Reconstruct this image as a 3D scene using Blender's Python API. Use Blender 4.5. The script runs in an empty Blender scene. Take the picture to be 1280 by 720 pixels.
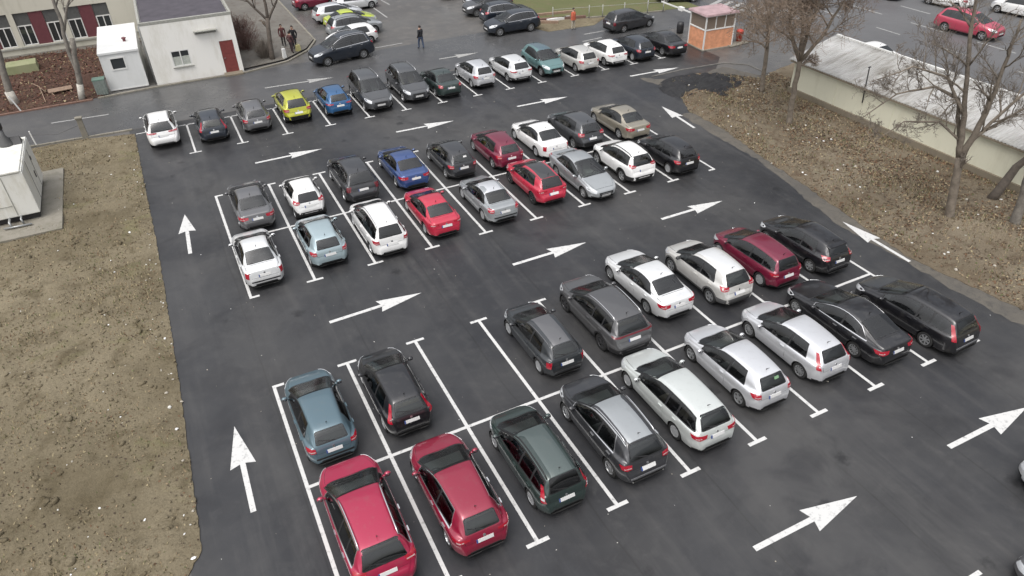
import bpy, bmesh, math, random
import numpy as np
from mathutils import Vector, Matrix, noise
from mathutils.bvhtree import BVHTree
from mathutils.geometry import delaunay_2d_cdt
R_ = math.radians
scene = bpy.context.scene
COL = scene.collection

# ------------------------------------------------------------------ camera, sky, sun, exposure
cam_d = bpy.data.cameras.new('camera'); cam_d.lens = 25.10; cam_d.sensor_width = 36; cam_d.clip_start = .1; cam_d.clip_end = 2000
cam = bpy.data.objects.new('camera', cam_d); COL.objects.link(cam)
cam.location = (-0.4096, -10.6940, 17.8706); cam.rotation_euler = (0.9401348, 0.0197981, -0.4659)
scene.camera = cam
SUN_EL, SUN_AZ = R_(62), R_(238)
world = bpy.data.worlds.new('World'); scene.world = world; world.use_nodes = True
nt = world.node_tree; nt.nodes.clear()
wo = nt.nodes.new('ShaderNodeOutputWorld'); bg = nt.nodes.new('ShaderNodeBackground')
sky = nt.nodes.new('ShaderNodeTexSky'); sky.sky_type = 'NISHITA'; sky.sun_disc = False
sky.sun_elevation = SUN_EL; sky.sun_rotation = SUN_AZ; sky.dust_density = 6; sky.air_density = 1.0; sky.ozone_density = 1.0
hsv = nt.nodes.new('ShaderNodeHueSaturation'); hsv.inputs['Saturation'].default_value = .28
nt.links.new(sky.outputs[0], hsv.inputs['Color']); # cloud cover: the overcast is brighter overhead than at the horizon
wtc = nt.nodes.new('ShaderNodeTexCoord'); wsep = nt.nodes.new('ShaderNodeSeparateXYZ'); nt.links.new(wtc.outputs['Generated'], wsep.inputs[0])
wmr = nt.nodes.new('ShaderNodeMapRange'); wmr.inputs['From Min'].default_value = 0; wmr.inputs['From Max'].default_value = 1; wmr.inputs['To Min'].default_value = .42; wmr.inputs['To Max'].default_value = 1.15
nt.links.new(wsep.outputs['Z'], wmr.inputs['Value']); wsc = nt.nodes.new('ShaderNodeVectorMath'); wsc.operation = 'SCALE'
nt.links.new(hsv.outputs[0], wsc.inputs[0]); nt.links.new(wmr.outputs[0], wsc.inputs['Scale']); nt.links.new(wsc.outputs[0], bg.inputs['Color'])
bg.inputs['Strength'].default_value = .15
nt.links.new(bg.outputs[0], wo.inputs[0])
sd = bpy.data.lights.new('sun', 'SUN'); sd.energy = .5; sd.angle = R_(150); sd.color = (1, .985, .97)
sun = bpy.data.objects.new('sun', sd); COL.objects.link(sun)
sun.rotation_euler = (R_(90) - SUN_EL, 0, R_(180) - SUN_AZ)
scene.view_settings.view_transform = 'Standard'; scene.view_settings.look = 'None'
scene.view_settings.exposure = 0.64; scene.view_settings.gamma = 1; scene.view_settings.use_curve_mapping = False
scene.render.engine = 'CYCLES'; scene.cycles.use_denoising = True

# ------------------------------------------------------------------ materials
MATS = {}
def new_mat(name):
    m = bpy.data.materials.new(name); m.use_nodes = True
    return m, m.node_tree, m.node_tree.nodes['Principled BSDF']
def mat(name, col, rough=.5, metal=0., coat=0., spec=.5, var=0., vscale=6., bump=0., bscale=30., emis=None, coords='Object'):
    if name in MATS: return MATS[name]
    m, t, b = new_mat(name)
    b.inputs['Base Color'].default_value = (*col, 1); b.inputs['Roughness'].default_value = rough
    b.inputs['Metallic'].default_value = metal; b.inputs['Coat Weight'].default_value = coat; b.inputs['Coat Roughness'].default_value = .04
    b.inputs['Specular IOR Level'].default_value = spec
    if var or bump:
        tc = t.nodes.new('ShaderNodeTexCoord')
    if var:
        n = t.nodes.new('ShaderNodeTexNoise'); n.inputs['Scale'].default_value = vscale; n.inputs['Detail'].default_value = 6; n.inputs['Roughness'].default_value = .65
        t.links.new(tc.outputs[coords], n.inputs['Vector'])
        r = t.nodes.new('ShaderNodeMapRange'); r.inputs['From Min'].default_value = .3; r.inputs['From Max'].default_value = .7
        r.inputs['To Min'].default_value = 1 - var; r.inputs['To Max'].default_value = 1 + var
        t.links.new(n.outputs['Fac'], r.inputs['Value'])
        mx = t.nodes.new('ShaderNodeVectorMath'); mx.operation = 'SCALE'; mx.inputs[0].default_value = col
        t.links.new(r.outputs[0], mx.inputs['Scale']); t.links.new(mx.outputs[0], b.inputs['Base Color'])
    if bump:
        n2 = t.nodes.new('ShaderNodeTexNoise'); n2.inputs['Scale'].default_value = bscale; n2.inputs['Detail'].default_value = 4
        t.links.new(tc.outputs[coords], n2.inputs['Vector'])
        bp = t.nodes.new('ShaderNodeBump'); bp.inputs['Strength'].default_value = bump; bp.inputs['Distance'].default_value = .02
        t.links.new(n2.outputs['Fac'], bp.inputs['Height']); t.links.new(bp.outputs[0], b.inputs['Normal'])
    MATS[name] = m; return m

def paint(name, col, metal=.25, rough=.32):
    """car paint: base coat with a little drizzle grime, clear coat on top"""
    key = 'paint_' + name
    if key in MATS: return MATS[key]
    m, t, b = new_mat(key)
    tc = t.nodes.new('ShaderNodeTexCoord'); n = t.nodes.new('ShaderNodeTexNoise'); n.inputs['Scale'].default_value = 3.5; n.inputs['Detail'].default_value = 7; n.inputs['Roughness'].default_value = .7
    t.links.new(tc.outputs['Object'], n.inputs['Vector'])
    r = t.nodes.new('ShaderNodeMapRange'); r.inputs['From Min'].default_value = .52; r.inputs['From Max'].default_value = .8
    r.inputs['To Min'].default_value = 0; r.inputs['To Max'].default_value = .22; t.links.new(n.outputs['Fac'], r.inputs['Value'])
    mx = t.nodes.new('ShaderNodeMix'); mx.data_type = 'RGBA'; mx.inputs['A'].default_value = (*col, 1); mx.inputs['B'].default_value = (.16, .15, .13, 1)
    t.links.new(r.outputs[0], mx.inputs['Factor']); t.links.new(mx.outputs['Result'], b.inputs['Base Color'])
    b.inputs['Metallic'].default_value = metal; b.inputs['Roughness'].default_value = rough
    b.inputs['Coat Weight'].default_value = 1; b.inputs['Coat Roughness'].default_value = .05
    MATS[key] = m; return m

PAINTS = {
 'slate': ((.030, .034, .038), .3, .3), 'ironegrey': ((.095, .095, .098), .4, .33),
 'rosered': ((.42, .045, .085), .1, .4),
 'white': ((.74, .74, .73), 0, .35), 'silver': ((.68, .69, .71), .55, .30), 'palesilver': ((.76, .77, .77), .4, .30), 'greysilver': ((.36, .38, .39), .5, .33),
 'darkgrey': ((.07, .073, .078), .4, .33), 'midgrey': ((.13, .13, .135), .4, .33), 'black': ((.009, .009, .011), .1, .3), 'anthracite': ((.035, .036, .04), .3, .3),
 'navy': ((.016, .022, .033), .3, .3), 'blue': ((.035, .075, .22), .4, .3), 'midblue': ((.02, .10, .24), .3, .3), 'teal': ((.115, .215, .215), .35, .3), 'greyteal': ((.085, .14, .17), .3, .32),
 'paleblue': ((.36, .45, .48), .4, .32), 'darkgreen': ((.03, .048, .044), .35, .3), 'greygreen': ((.085, .11, .105), .4, .32), 'wine': ((.25, .010, .036), .25, .3), 'crimson': ((.36, .012, .055), .25, .3), 'red': ((.46, .020, .05), .1, .3),
 'burgundy': ((.17, .012, .038), .3, .3), 'lime': ((.42, .43, .03), .2, .32), 'yellowgreen': ((.46, .55, .04), .1, .32), 'beige': ((.33, .30, .24), .5, .33), 'silverbeige': ((.62, .61, .58), .45, .33), 'palegreen': ((.60, .63, .61), .4, .33)}
def P(n): c, me, ro = PAINTS[n]; return paint(n, c, me, ro)

def glass(name, tint, rough=.03):
    m = bpy.data.materials.new(name); m.use_nodes = True; t = m.node_tree; t.nodes.clear(); L = t.links.new; N = t.nodes.new
    out = N('ShaderNodeOutputMaterial'); mx = N('ShaderNodeMixShader'); fr = N('ShaderNodeFresnel'); fr.inputs['IOR'].default_value = 1.55
    tr = N('ShaderNodeBsdfTransparent'); tr.inputs[0].default_value = (*tint, 1); gl = N('ShaderNodeBsdfGlossy'); gl.inputs['Roughness'].default_value = rough; gl.inputs['Color'].default_value = (1, 1, 1, 1)
    ad = N('ShaderNodeMath'); ad.operation = 'MULTIPLY_ADD'; ad.inputs[1].default_value = .95; ad.inputs[2].default_value = .04; L(fr.outputs[0], ad.inputs[0])
    L(ad.outputs[0], mx.inputs[0]); L(tr.outputs[0], mx.inputs[1]); L(gl.outputs[0], mx.inputs[2]); L(mx.outputs[0], out.inputs[0])
    MATS[name] = m; return m
GLASS = glass('tinted_glass', (.52, .56, .56)); GLASSC = glass('clear_glass', (.62, .68, .65)); SCREEN = glass('windscreen_glass', (.58, .64, .61), .16); GLASSD = glass('dark_glass', (.34, .36, .37)); MIRROR = mat('mirror_glass', (.05, .05, .055), .03)
DASH = mat('dashboard', (.11, .11, .112), .8)
TRIM = mat('cabin_trim', (.24, .24, .23), .9)
SEATS = [mat('seat_cloth', (.10, .10, .105), .9), mat('seat_cloth_grey', (.22, .22, .21), .9), mat('seat_cloth_tan', (.30, .26, .20), .85)]
BLK = mat('black_plastic', (.018, .018, .019), .45)
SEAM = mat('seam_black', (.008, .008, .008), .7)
TYRE = mat('tyre_rubber', (.016, .016, .016), .8, bump=.3)
WELL = mat('wheel_well', (.006, .006, .006), .95)
ALLOY = mat('alloy', (.55, .56, .57), .28, .8)
STEEL = mat('wheel_cover', (.42, .43, .44), .4, .4)
DALLOY = mat('dark_alloy', (.09, .09, .095), .35, .7)
CHROME = mat('chrome', (.7, .7, .71), .15, .9)
REDL = mat('red_lens', (.33, .008, .022), .12, spec=.7, coat=.6)
DREDL = mat('dark_red_lens', (.12, .008, .014), .12, spec=.7, coat=.6)
CLEARD = mat('reversing_lens', (.42, .30, .30), .15, coat=.6)
CLEAR = mat('clear_lens', (.62, .64, .66), .12, .25, coat=1)
PLATE = mat('plate_white', (.60, .60, .59), .4)
PLATEB = mat('plate_blue', (.04, .07, .22), .4)
GREYP = mat('grey_plastic', (.09, .09, .09), .5)

# ------------------------------------------------------------------ object helpers
def tag(o, label=None, cat=None, group=None, kind=None):
    if label: o['label'] = label
    if cat: o['category'] = cat
    if group: o['group'] = group
    if kind: o['kind'] = kind
    return o
def empty(name, loc=(0, 0, 0), rz=0, label=None, cat=None, group=None):
    o = bpy.data.objects.new(name, None); COL.objects.link(o); o.location = loc; o.rotation_euler = (0, 0, rz); o.empty_display_size = .2
    return tag(o, label, cat, group)
def link(name, me, parent=None):
    o = bpy.data.objects.new(name, me); COL.objects.link(o); o.parent = parent
    return o
def mesh_np(name, V, F, mats, smooth=True, fm=None):
    me = bpy.data.meshes.new(name); me.from_pydata([tuple(map(float, v)) for v in V], [], [tuple(f) for f in F])
    for m in (mats if isinstance(mats, (list, tuple)) else [mats]): me.materials.append(m)
    if smooth: me.polygons.foreach_set('use_smooth', [True] * len(me.polygons))
    if fm is not None: me.polygons.foreach_set('material_index', list(fm))
    me.update(); return me
class MB:
    """collects simple solids into one mesh"""
    def __init__(s): s.V = []; s.F = []; s.m = []; s.cur = 0
    def add(s, V, F):
        o = len(s.V); s.V += [tuple(v) for v in V]; s.F += [tuple(i + o for i in f) for f in F]; s.m += [s.cur] * len(F); return s
    def box(s, c, d, rz=0, taper=1., tilt=None):
        hx, hy, hz = d[0] / 2, d[1] / 2, d[2] / 2; V = []
        for sx, sy, sz in ((-1,-1,-1),(1,-1,-1),(1,1,-1),(-1,1,-1),(-1,-1,1),(1,-1,1),(1,1,1),(-1,1,1)):
            k = taper if sz > 0 else 1
            V.append(Vector((sx * hx * k, sy * hy * k, sz * hz)))
        M = Matrix.Rotation(rz, 3, 'Z')
        if tilt: M = M @ Matrix.Rotation(tilt[1], 3, tilt[0])
        V = [M @ v + Vector(c) for v in V]
        return s.add(V, [(0,3,2,1),(4,5,6,7),(0,1,5,4),(1,2,6,5),(2,3,7,6),(3,0,4,7)])
    def tube(s, pts, rad, n=6, cap=True):
        pts = [Vector(p) for p in pts]
        rad = list(rad) if hasattr(rad, '__len__') else [rad] * len(pts)
        V = []; prev = None
        for i, p in enumerate(pts):
            t = (pts[min(i + 1, len(pts) - 1)] - pts[max(i - 1, 0)]).normalized()
            if prev is None:
                a = t.cross(Vector((0, 0, 1)) if abs(t.z) < .9 else Vector((1, 0, 0))).normalized()
            else:
                a = (prev - t * prev.dot(t)).normalized()
            prev = a; b = t.cross(a)
            for k in range(n):
                an = 2 * math.pi * k / n; V.append(p + (a * math.cos(an) + b * math.sin(an)) * rad[i])
        F = [(i * n + k, i * n + (k + 1) % n, (i + 1) * n + (k + 1) % n, (i + 1) * n + k) for i in range(len(pts) - 1) for k in range(n)]
        if cap: F += [tuple(range(n - 1, -1, -1)), tuple((len(pts) - 1) * n + k for k in range(n))]
        return s.add(V, F)
    def lathe(s, prof, n=20, axis='Z', c=(0, 0, 0), cap=True):
        V = []
        for r, h in prof:
            for k in range(n):
                a = 2 * math.pi * k / n; x, y = r * math.cos(a), r * math.sin(a)
                v = (x, y, h) if axis == 'Z' else ((h, x, y) if axis == 'X' else (y, h, x))
                V.append((v[0] + c[0], v[1] + c[1], v[2] + c[2]))
        F = [(i * n + k, i * n + (k + 1) % n, (i + 1) * n + (k + 1) % n, (i + 1) * n + k) for i in range(len(prof) - 1) for k in range(n)]
        if cap: F += [tuple(range(n - 1, -1, -1)), tuple((len(prof) - 1) * n + k for k in range(n))]
        return s.add(V, F)
    def ell(s, c, d, n=12, m=8):
        V = [(c[0], c[1], c[2] - d[2])]
        for i in range(1, m):
            ph = -math.pi / 2 + math.pi * i / m
            for k in range(n):
                a = 2 * math.pi * k / n; V.append((c[0] + d[0] * math.cos(ph) * math.cos(a), c[1] + d[1] * math.cos(ph) * math.sin(a), c[2] + d[2] * math.sin(ph)))
        V.append((c[0], c[1], c[2] + d[2])); F = [(0, 1 + (k + 1) % n, 1 + k) for k in range(n)]
        for i in range(m - 2): F += [(1 + i * n + k, 1 + i * n + (k + 1) % n, 1 + (i + 1) * n + (k + 1) % n, 1 + (i + 1) * n + k) for k in range(n)]
        L = len(V) - 1; b = 1 + (m - 2) * n
        F += [(b + k, b + (k + 1) % n, L) for k in range(n)]
        return s.add(V, F)
    def mat(s, i): s.cur = i; return s
    def mesh(s, name, mats, smooth=False): return mesh_np(name, s.V, s.F, mats, smooth, s.m)
    def obj(s, name, mats, parent=None, smooth=False, loc=None, rz=0):
        o = link(name, s.mesh(name, mats, smooth), parent)
        if loc: o.location = loc if len(loc) == 3 else (*loc, 0); o.rotation_euler = (0, 0, rz)
        return o
def smooth_edges(o, angle=35):
    """flat where the angle is sharp"""
    o.data.set_sharp_from_angle(angle=R_(angle)); return o
def bevel(o, w=.02, seg=2):
    bm = bmesh.new(); bm.from_mesh(o.data)
    bmesh.ops.bevel(bm, geom=[e for e in bm.edges if len(e.link_faces) == 2 and e.calc_face_angle(0) > .6], offset=w, segments=seg, affect='EDGES', profile=.7)
    bm.to_mesh(o.data); bm.free(); return o
def poly_sheet(name, pts, z, m, parent=None, kind='structure'):
    me = mesh_np(name, [(x, y, z) for x, y in pts], [tuple(range(len(pts)))], m, False)
    o = link(name, me, parent); o['kind'] = kind; return o
def inpoly(x, y, poly):
    c = False; j = len(poly) - 1
    for i in range(len(poly)):
        xi, yi = poly[i]; xj, yj = poly[j]
        if (yi > y) != (yj > y) and x < (xj - xi) * (y - yi) / (yj - yi) + xi: c = not c
        j = i
    return c
def edge_dist(x, y, poly):
    d = 1e9
    for i in range(len(poly)):
        x1, y1 = poly[i - 1]; x2, y2 = poly[i]; dx, dy = x2 - x1, y2 - y1
        t = max(0, min(1, ((x - x1) * dx + (y - y1) * dy) / (dx * dx + dy * dy + 1e-12)))
        d = min(d, math.hypot(x - x1 - t * dx, y - y1 - t * dy))
    return d
def densify(pts, d, jit=0, rng=random, closed=True):
    out = []
    n = len(pts)
    for i in range(n if closed else n - 1):
        a = pts[i]; b = pts[(i + 1) % n]; k = max(1, int(math.hypot(b[0] - a[0], b[1] - a[1]) / d + .5))
        for j in range(k):
            t = j / k; out.append((a[0] + (b[0] - a[0]) * t + rng.uniform(-jit, jit), a[1] + (b[1] - a[1]) * t + rng.uniform(-jit, jit)))
    if not closed: out.append(pts[-1])
    return out

# ------------------------------------------------------------------ car builder
TYPES = {
 'hatch': dict(L=4.15, W=1.74, H=1.48, ax=(.82, 3.36), sh=(.76, .95), cowl=1.0, rf=1.98, re=3.70, rb=4.0,
   top=[(.20,.25),(.03,.31),(0,.50),(.05,.65),(.26,.77),(.65,.92),(1.0,1.0),(1.45,1.20),(1.94,1.41),(2.25,1.475),(2.7,1.485),(3.22,1.465),(3.60,1.425),(3.79,1.33),(3.98,1.04),(4.06,.93),(4.10,.74),(4.15,.60),(4.15,.40),(4.12,0.33),(4.03,0.27)]),
 'mini': dict(L=3.46, W=1.63, H=1.47, ax=(.66, 2.99), sh=(.80, .98), cowl=.78, rf=1.66, re=3.08, rb=3.34,
   top=[(.20,.25),(.03,.31),(0,.52),(.05,.68),(.2,.80),(.45,.93),(.78,1.02),(1.2,1.24),(1.64,1.425),(1.95,1.475),(2.3,1.475),(2.75,1.44),(3.08,1.37),(3.16,1.28),(3.34,.94),(3.38,.84),(3.41,.70),(3.46,.58),(3.46,.40),(3.43,0.33),(3.34,0.27)]),
 'sedan': dict(L=4.5, W=1.75, H=1.42, ax=(.85, 3.48), sh=(.74, .93), cowl=1.17, rf=2.14, re=3.28, rb=3.88,
   top=[(.20,.25),(.03,.31),(0,.48),(.05,.62),(.28,.73),(.72,.88),(1.17,.97),(1.64,1.17),(2.13,1.36),(2.5,1.42),(2.95,1.415),(3.3,1.34),(3.66,1.14),(3.92,1.01),(4.28,.99),(4.40,.95),(4.44,.76),(4.5,.60),(4.5,.40),(4.47,0.33),(4.38,0.27)]),
 'fast': dict(L=4.92, W=1.87, H=1.45, ax=(.9, 3.8), sh=(.76, .93), cowl=1.38, rf=2.4, re=3.55, rb=4.35,
   top=[(.20,.25),(.03,.31),(0,.5),(.06,.65),(.35,.77),(.9,.90),(1.38,.985),(1.88,1.19),(2.4,1.385),(2.8,1.45),(3.2,1.44),(3.65,1.34),(4.2,1.12),(4.55,1.02),(4.78,.99),(4.84,.86),(4.92,.62),(4.92,.42),(4.88,0.33),(4.79,0.27)]),
 'wagon': dict(L=4.57, W=1.76, H=1.47, ax=(.85, 3.5), sh=(.75, .95), cowl=1.1, rf=2.1, re=4.06, rb=4.40,
   top=[(.20,.25),(.03,.31),(0,.50),(.05,.64),(.28,.76),(.72,.90),(1.1,.995),(1.57,1.20),(2.08,1.405),(2.4,1.47),(3.0,1.49),(3.7,1.475),(4.10,1.43),(4.20,1.33),(4.40,1.0),(4.47,.90),(4.51,.72),(4.57,.60),(4.57,.40),(4.54,0.33),(4.45,0.27)]),
 'suv': dict(L=4.5, W=1.84, H=1.68, ax=(.86, 3.52), sh=(.92, 1.09), cowl=1.05, rf=1.95, re=3.92, rb=4.28, R=.35,
   top=[(.20,.29),(.03,.37),(0,.62),(.05,.80),(.25,.93),(.7,1.05),(1.05,1.12),(1.47,1.34),(1.92,1.55),(2.25,1.64),(2.7,1.685),(3.4,1.665),(3.95,1.60),(4.06,1.50),(4.28,1.11),(4.35,.99),(4.39,.82),(4.5,.68),(4.5,.46),(4.46,0.39),(4.37,0.33)]),
 'cross': dict(L=4.25, W=1.78, H=1.58, ax=(.84, 3.42), sh=(.86, 1.04), cowl=.98, rf=1.9, re=3.71, rb=4.06, R=.335,
   top=[(.20,.28),(.03,.35),(0,.58),(.05,.74),(.24,.87),(.65,1.0),(.98,1.07),(1.40,1.27),(1.86,1.47),(2.2,1.56),(2.65,1.585),(3.25,1.56),(3.70,1.50),(3.83,1.40),(4.05,1.07),(4.11,.93),(4.15,.78),(4.25,.64),(4.25,.44),(4.21,0.37),(4.12,0.31)]),
 'mpv': dict(L=4.35, W=1.76, H=1.64, ax=(.82, 3.52), sh=(.86, 1.03), cowl=.88, rf=1.86, re=3.96, rb=4.22,
   top=[(.20,.25),(.03,.31),(0,.54),(.05,.70),(.22,.83),(.55,.99),(.88,1.08),(1.34,1.31),(1.84,1.525),(2.2,1.62),(2.7,1.645),(3.4,1.62),(3.96,1.55),(4.05,1.46),(4.22,1.08),(4.26,.95),(4.28,.76),(4.35,.62),(4.35,.42),(4.32,0.35),(4.23,0.29)]),
}
def chaikin(a, it=1, keep=True):
    a = np.asarray(a, float)
    for _ in range(it):
        q = .75 * a[:-1] + .25 * a[1:]; r = .25 * a[:-1] + .75 * a[1:]
        b = np.empty((2 * len(q),) + a.shape[1:]); b[0::2] = q; b[1::2] = r
        a = np.concatenate([a[:1], b, a[-1:]]) if keep else b
    return a
WHEELS = {}
def wheel_meshes(R, w, style):
    key = (round(R, 3), round(w, 3), style)
    if key in WHEELS: return WHEELS[key]
    t = MB(); h = w / 2
    prof = [(R * .64, -h * .9), (R * .72, -h), (R * .93, -h), (R, -h * .72), (R, h * .72), (R * .93, h), (R * .72, h), (R * .64, h * .9)]
    t.lathe(prof, 26, 'Y', cap=False)
    tm = t.mesh('tyre', TYRE, True)
    r = MB(); ri = R * .66
    r.lathe([(ri, -h * .9), (ri * 1.02, -h * .95), (ri * 1.02, h * .93), (ri * .93, h * .97), (ri * .90, h * .70)], 26, 'Y', cap=False)
    r.mat(1).lathe([(ri * .92, h * .50), (.001, h * .45)], 26, 'Y', cap=False)
    r.mat(0).lathe([(.075, h * .4), (.075, h * .86), (.05, h * .92), (.001, h * .92)], 14, 'Y', cap=False)
    ns, sw = {'alloy5': (5, .075), 'alloy10': (10, .034), 'cover': (7, .10), 'steel': (9, .085), 'dark': (5, .07), 'alloy7': (7, .05)}[style]
    for k in range(ns):
        a = 2 * math.pi * k / ns; ca, sa = math.cos(a), math.sin(a); ww = sw / 2
        V = []
        for rad, wd, hh in ((.05, ww * .85, h * .84), (ri * .95, ww * 1.15, h * .92)):
            for sy, dep in ((-1, hh), (1, hh), (1, hh - .035), (-1, hh - .035)):
                V.append((rad * ca - sy * wd * sa, dep, rad * sa + sy * wd * ca))
        r.add(V, [(0,1,2,3),(4,7,6,5),(0,4,5,1),(1,5,6,2),(2,6,7,3),(3,7,4,0)])
    rm = r.mesh('rim', [DALLOY if style == 'dark' else (STEEL if style in ('cover', 'steel') else ALLOY), SEAM], False)
    WHEELS[key] = (tm, rm); return WHEELS[key]

PANE0 = mat('car_pane', (.02, .023, .024), .04, spec=.7)
def make_car(kind, loc, rz, col, label, cat=None, group='cars parked in the bays', L=None, W=None, H=None, lights='corner', rim='alloy5', doors=4,
             rails=None, trim=None, roof=None, det=2, plate='gate', antenna=True, darkrear=False, bumper=None, rearglass=GLASS, sideglass=GLASSD, lens=REDL, chrome=False, cname=None, qw=None, spoiler=False, kink=0, rev=False, taper=None, sticker=None):
    taper = taper if taper is not None else {'hatch': .12, 'mini': .11, 'cross': .11, 'sedan': .09, 'fast': .10}.get(kind, .075)
    T = TYPES[kind]; L = L or T['L']; W = W or T['W']; H = H or T['H']
    fx = L / T['L']; fz = (H - .3) / (T['H'] - .3); Z = lambda z: .3 + (z - .3) * fz if z > .3 else z
    cname = cname or {'hatch': 'hatchback_car', 'mini': 'small_car', 'sedan': 'saloon_car', 'fast': 'saloon_car', 'wagon': 'estate_car', 'suv': 'suv_car', 'cross': 'crossover_car', 'mpv': 'minivan_car'}[kind]
    cat = cat or {'hatch': 'hatchback', 'mini': 'small car', 'sedan': 'saloon car', 'fast': 'saloon car', 'wagon': 'estate car', 'suv': 'SUV', 'cross': 'crossover', 'mpv': 'minivan'}[kind]
    root = empty(cname, (loc[0], loc[1], 0), rz, label, cat, group)
    body_m = P(col); hw = W / 2
    top = chaikin([(x * fx, Z(z)) for x, z in T['top']], 2)
    seg = np.hypot(*np.diff(top, axis=0).T); s = np.concatenate([[0], np.cumsum(seg)])
    N = {2: 124, 1: 64, 0: 40}[det]
    ss = np.linspace(0, s[-1], N); xs = np.interp(ss, s, top[:, 0]); zt = np.interp(ss, s, top[:, 1])
    cowl, rf, re_, rb = (T[k] * fx for k in ('cowl', 'rf', 're', 'rb'))
    axf, axr = (a * fx for a in T['ax']); R = T.get('R', .315); AR = R + .055
    sh0, sh1 = Z(T['sh'][0]), Z(T['sh'][1]); GB = .18 if kind not in ('suv', 'cross') else .25
    nz_ = (.52, .68) if kind in ('suv', 'cross') else (.42, .63)
    def plan(x):
        x = np.asarray(x, float)
        t = np.clip(x / (.92 * fx), 0, 1); u = np.clip((L - x) / (.62 * fx), 0, 1)
        pf = nz_[0] + (1 - nz_[0]) * (1 - (1 - t) ** 2.3) ** nz_[1]; pr = .68 + .32 * (1 - (1 - u) ** 2.7) ** .70
        mid = 1 - .035 * np.clip((x - L * .55) / (L * .45), 0, 1) ** 2 - .02 * np.clip((L * .4 - x) / (L * .4), 0, 1) ** 2
        return hw * np.minimum(pf, pr) * mid
    def shoulder(x): return np.interp(x, [0, .3 * fx, cowl, rb, L], [sh0 - .14, sh0 - .05, sh0 + .08, sh1, sh1])
    def rtap(x): return 1 - taper * np.clip((x - L * .45) / (rb - L * .45), 0, 1) ** 1.5
    def sect(x, z):
        w = plan(x); i0, i1 = int(np.argmin(x)), int(np.argmax(x))
        if len(x) > 3: w[:i0] = w[i0] * np.linspace(.90, 1, i0 + 1)[:-1]; n_ = len(x) - 1 - i1; w[i1 + 1:] = w[i1] * np.linspace(1, .90, n_ + 1)[1:]
        zb = GB + .09 * np.clip(1 - x / (.7 * fx), 0, 1) ** 1.5 + .10 * np.clip(1 - (L - x) / (.7 * fx), 0, 1) ** 1.5
        zb = np.minimum(zb, z - .015); zs = np.minimum(shoulder(x), z - np.minimum(.05, (z - zb) * .25))
        h = z - zs; k = np.minimum(1, h / .3); d = zs - zb; g = .91 * w * rtap(x); tum = .35 * h
        yr = g - tum - .02 * k
        rows = [(0 * x, zb), (.80 * w, zb), (.93 * w, zb + .03 * np.minimum(1, d / .3)), (.972 * w, zb + .26 * d), (w, zb + .60 * d), (.995 * w, zb + .80 * d), (.975 * w, zb + .93 * d), (.945 * w, zs),
                (g, zs + .05 * k), (g - .33 * h * .5, zs + .5 * h), (yr + .012 * k, z - .105 * k - .004), (yr - .045 * k - .01, z - .034 * k - .003), (.72 * yr, z - .014 * k - .001), (.36 * yr, z - .003), (0 * x, z)]
        return np.stack([np.stack(r, -1) for r in rows], 1)
    S = sect(xs, zt)                                     # N x 15 x 2
    S = np.transpose(chaikin(np.transpose(S, (1, 0, 2)), 1 if det < 2 else 2), (1, 0, 2))
    M_ = S.shape[1]
    V = []; idx = np.zeros((N, 2 * M_ - 2), int)
    ring = [(j, 1) for j in range(M_)] + [(j, -1) for j in range(M_ - 2, 0, -1)]
    for i in range(N):
        for q, (j, sg) in enumerate(ring): idx[i, q] = len(V); V.append([L / 2 - xs[i], sg * S[i, j, 0], S[i, j, 1]])
    V = np.array(V); F = []
    nr = len(ring)
    for i in range(N - 1):
        for q in range(nr): F.append((idx[i, q], idx[i, (q + 1) % nr], idx[i + 1, (q + 1) % nr], idx[i + 1, q]))
    full = BVHTree.FromPolygons([tuple(v) for v in V], F)
    X = lambda x: L / 2 - x                             # nose distance to local x
    # wheel arches
    Fa = np.array(F); cen = V[Fa].mean(1); kill = np.zeros(len(F), bool)
    for ax in (axf, axr):
        d = np.hypot(cen[:, 0] - X(ax), cen[:, 2] - R); kill |= (d < AR) & (np.abs(cen[:, 1]) > .5 * hw)
    keepF = Fa[~kill]; kv = np.zeros(len(V), bool); kv[Fa[kill].ravel()] = True; bv = np.zeros(len(V), bool); bv[keepF.ravel()] = True
    rim_v = np.where(kv & bv & (np.abs(V[:, 1]) > .55 * hw))[0]
    for v in rim_v:
        for ax in (axf, axr):
            dx, dz = V[v, 0] - X(ax), V[v, 2] - R; d = math.hypot(dx, dz)
            if d < AR * 1.35 and d > .05: V[v, 0] = X(ax) + dx / d * AR; V[v, 2] = R + dz / d * AR
    mb = MB()
    mb.mat(1)
    for ax in (axf, axr):                               # dark inner wells
        for sg in (1, -1):
            pts = []
            for k in range(17):
                a = math.pi * (-.12 + 1.24 * k / 16); pts.append((X(ax) + AR * math.cos(a), R + AR * math.sin(a)))
            yo = sg * (plan(np.array([ax]))[0] * .955); yi = sg * .42 * hw
            Vw = [(x, yo, z) for x, z in pts] + [(x, yi, z) for x, z in pts]; n = len(pts)
            mb.add(Vw, [(k, k + 1, n + k + 1, n + k) for k in range(n - 1)] + [tuple(range(n, 2 * n))])
    mb.mat(1).box((0, 0, GB + .03), (L * .8, W * .6, .04))
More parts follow.
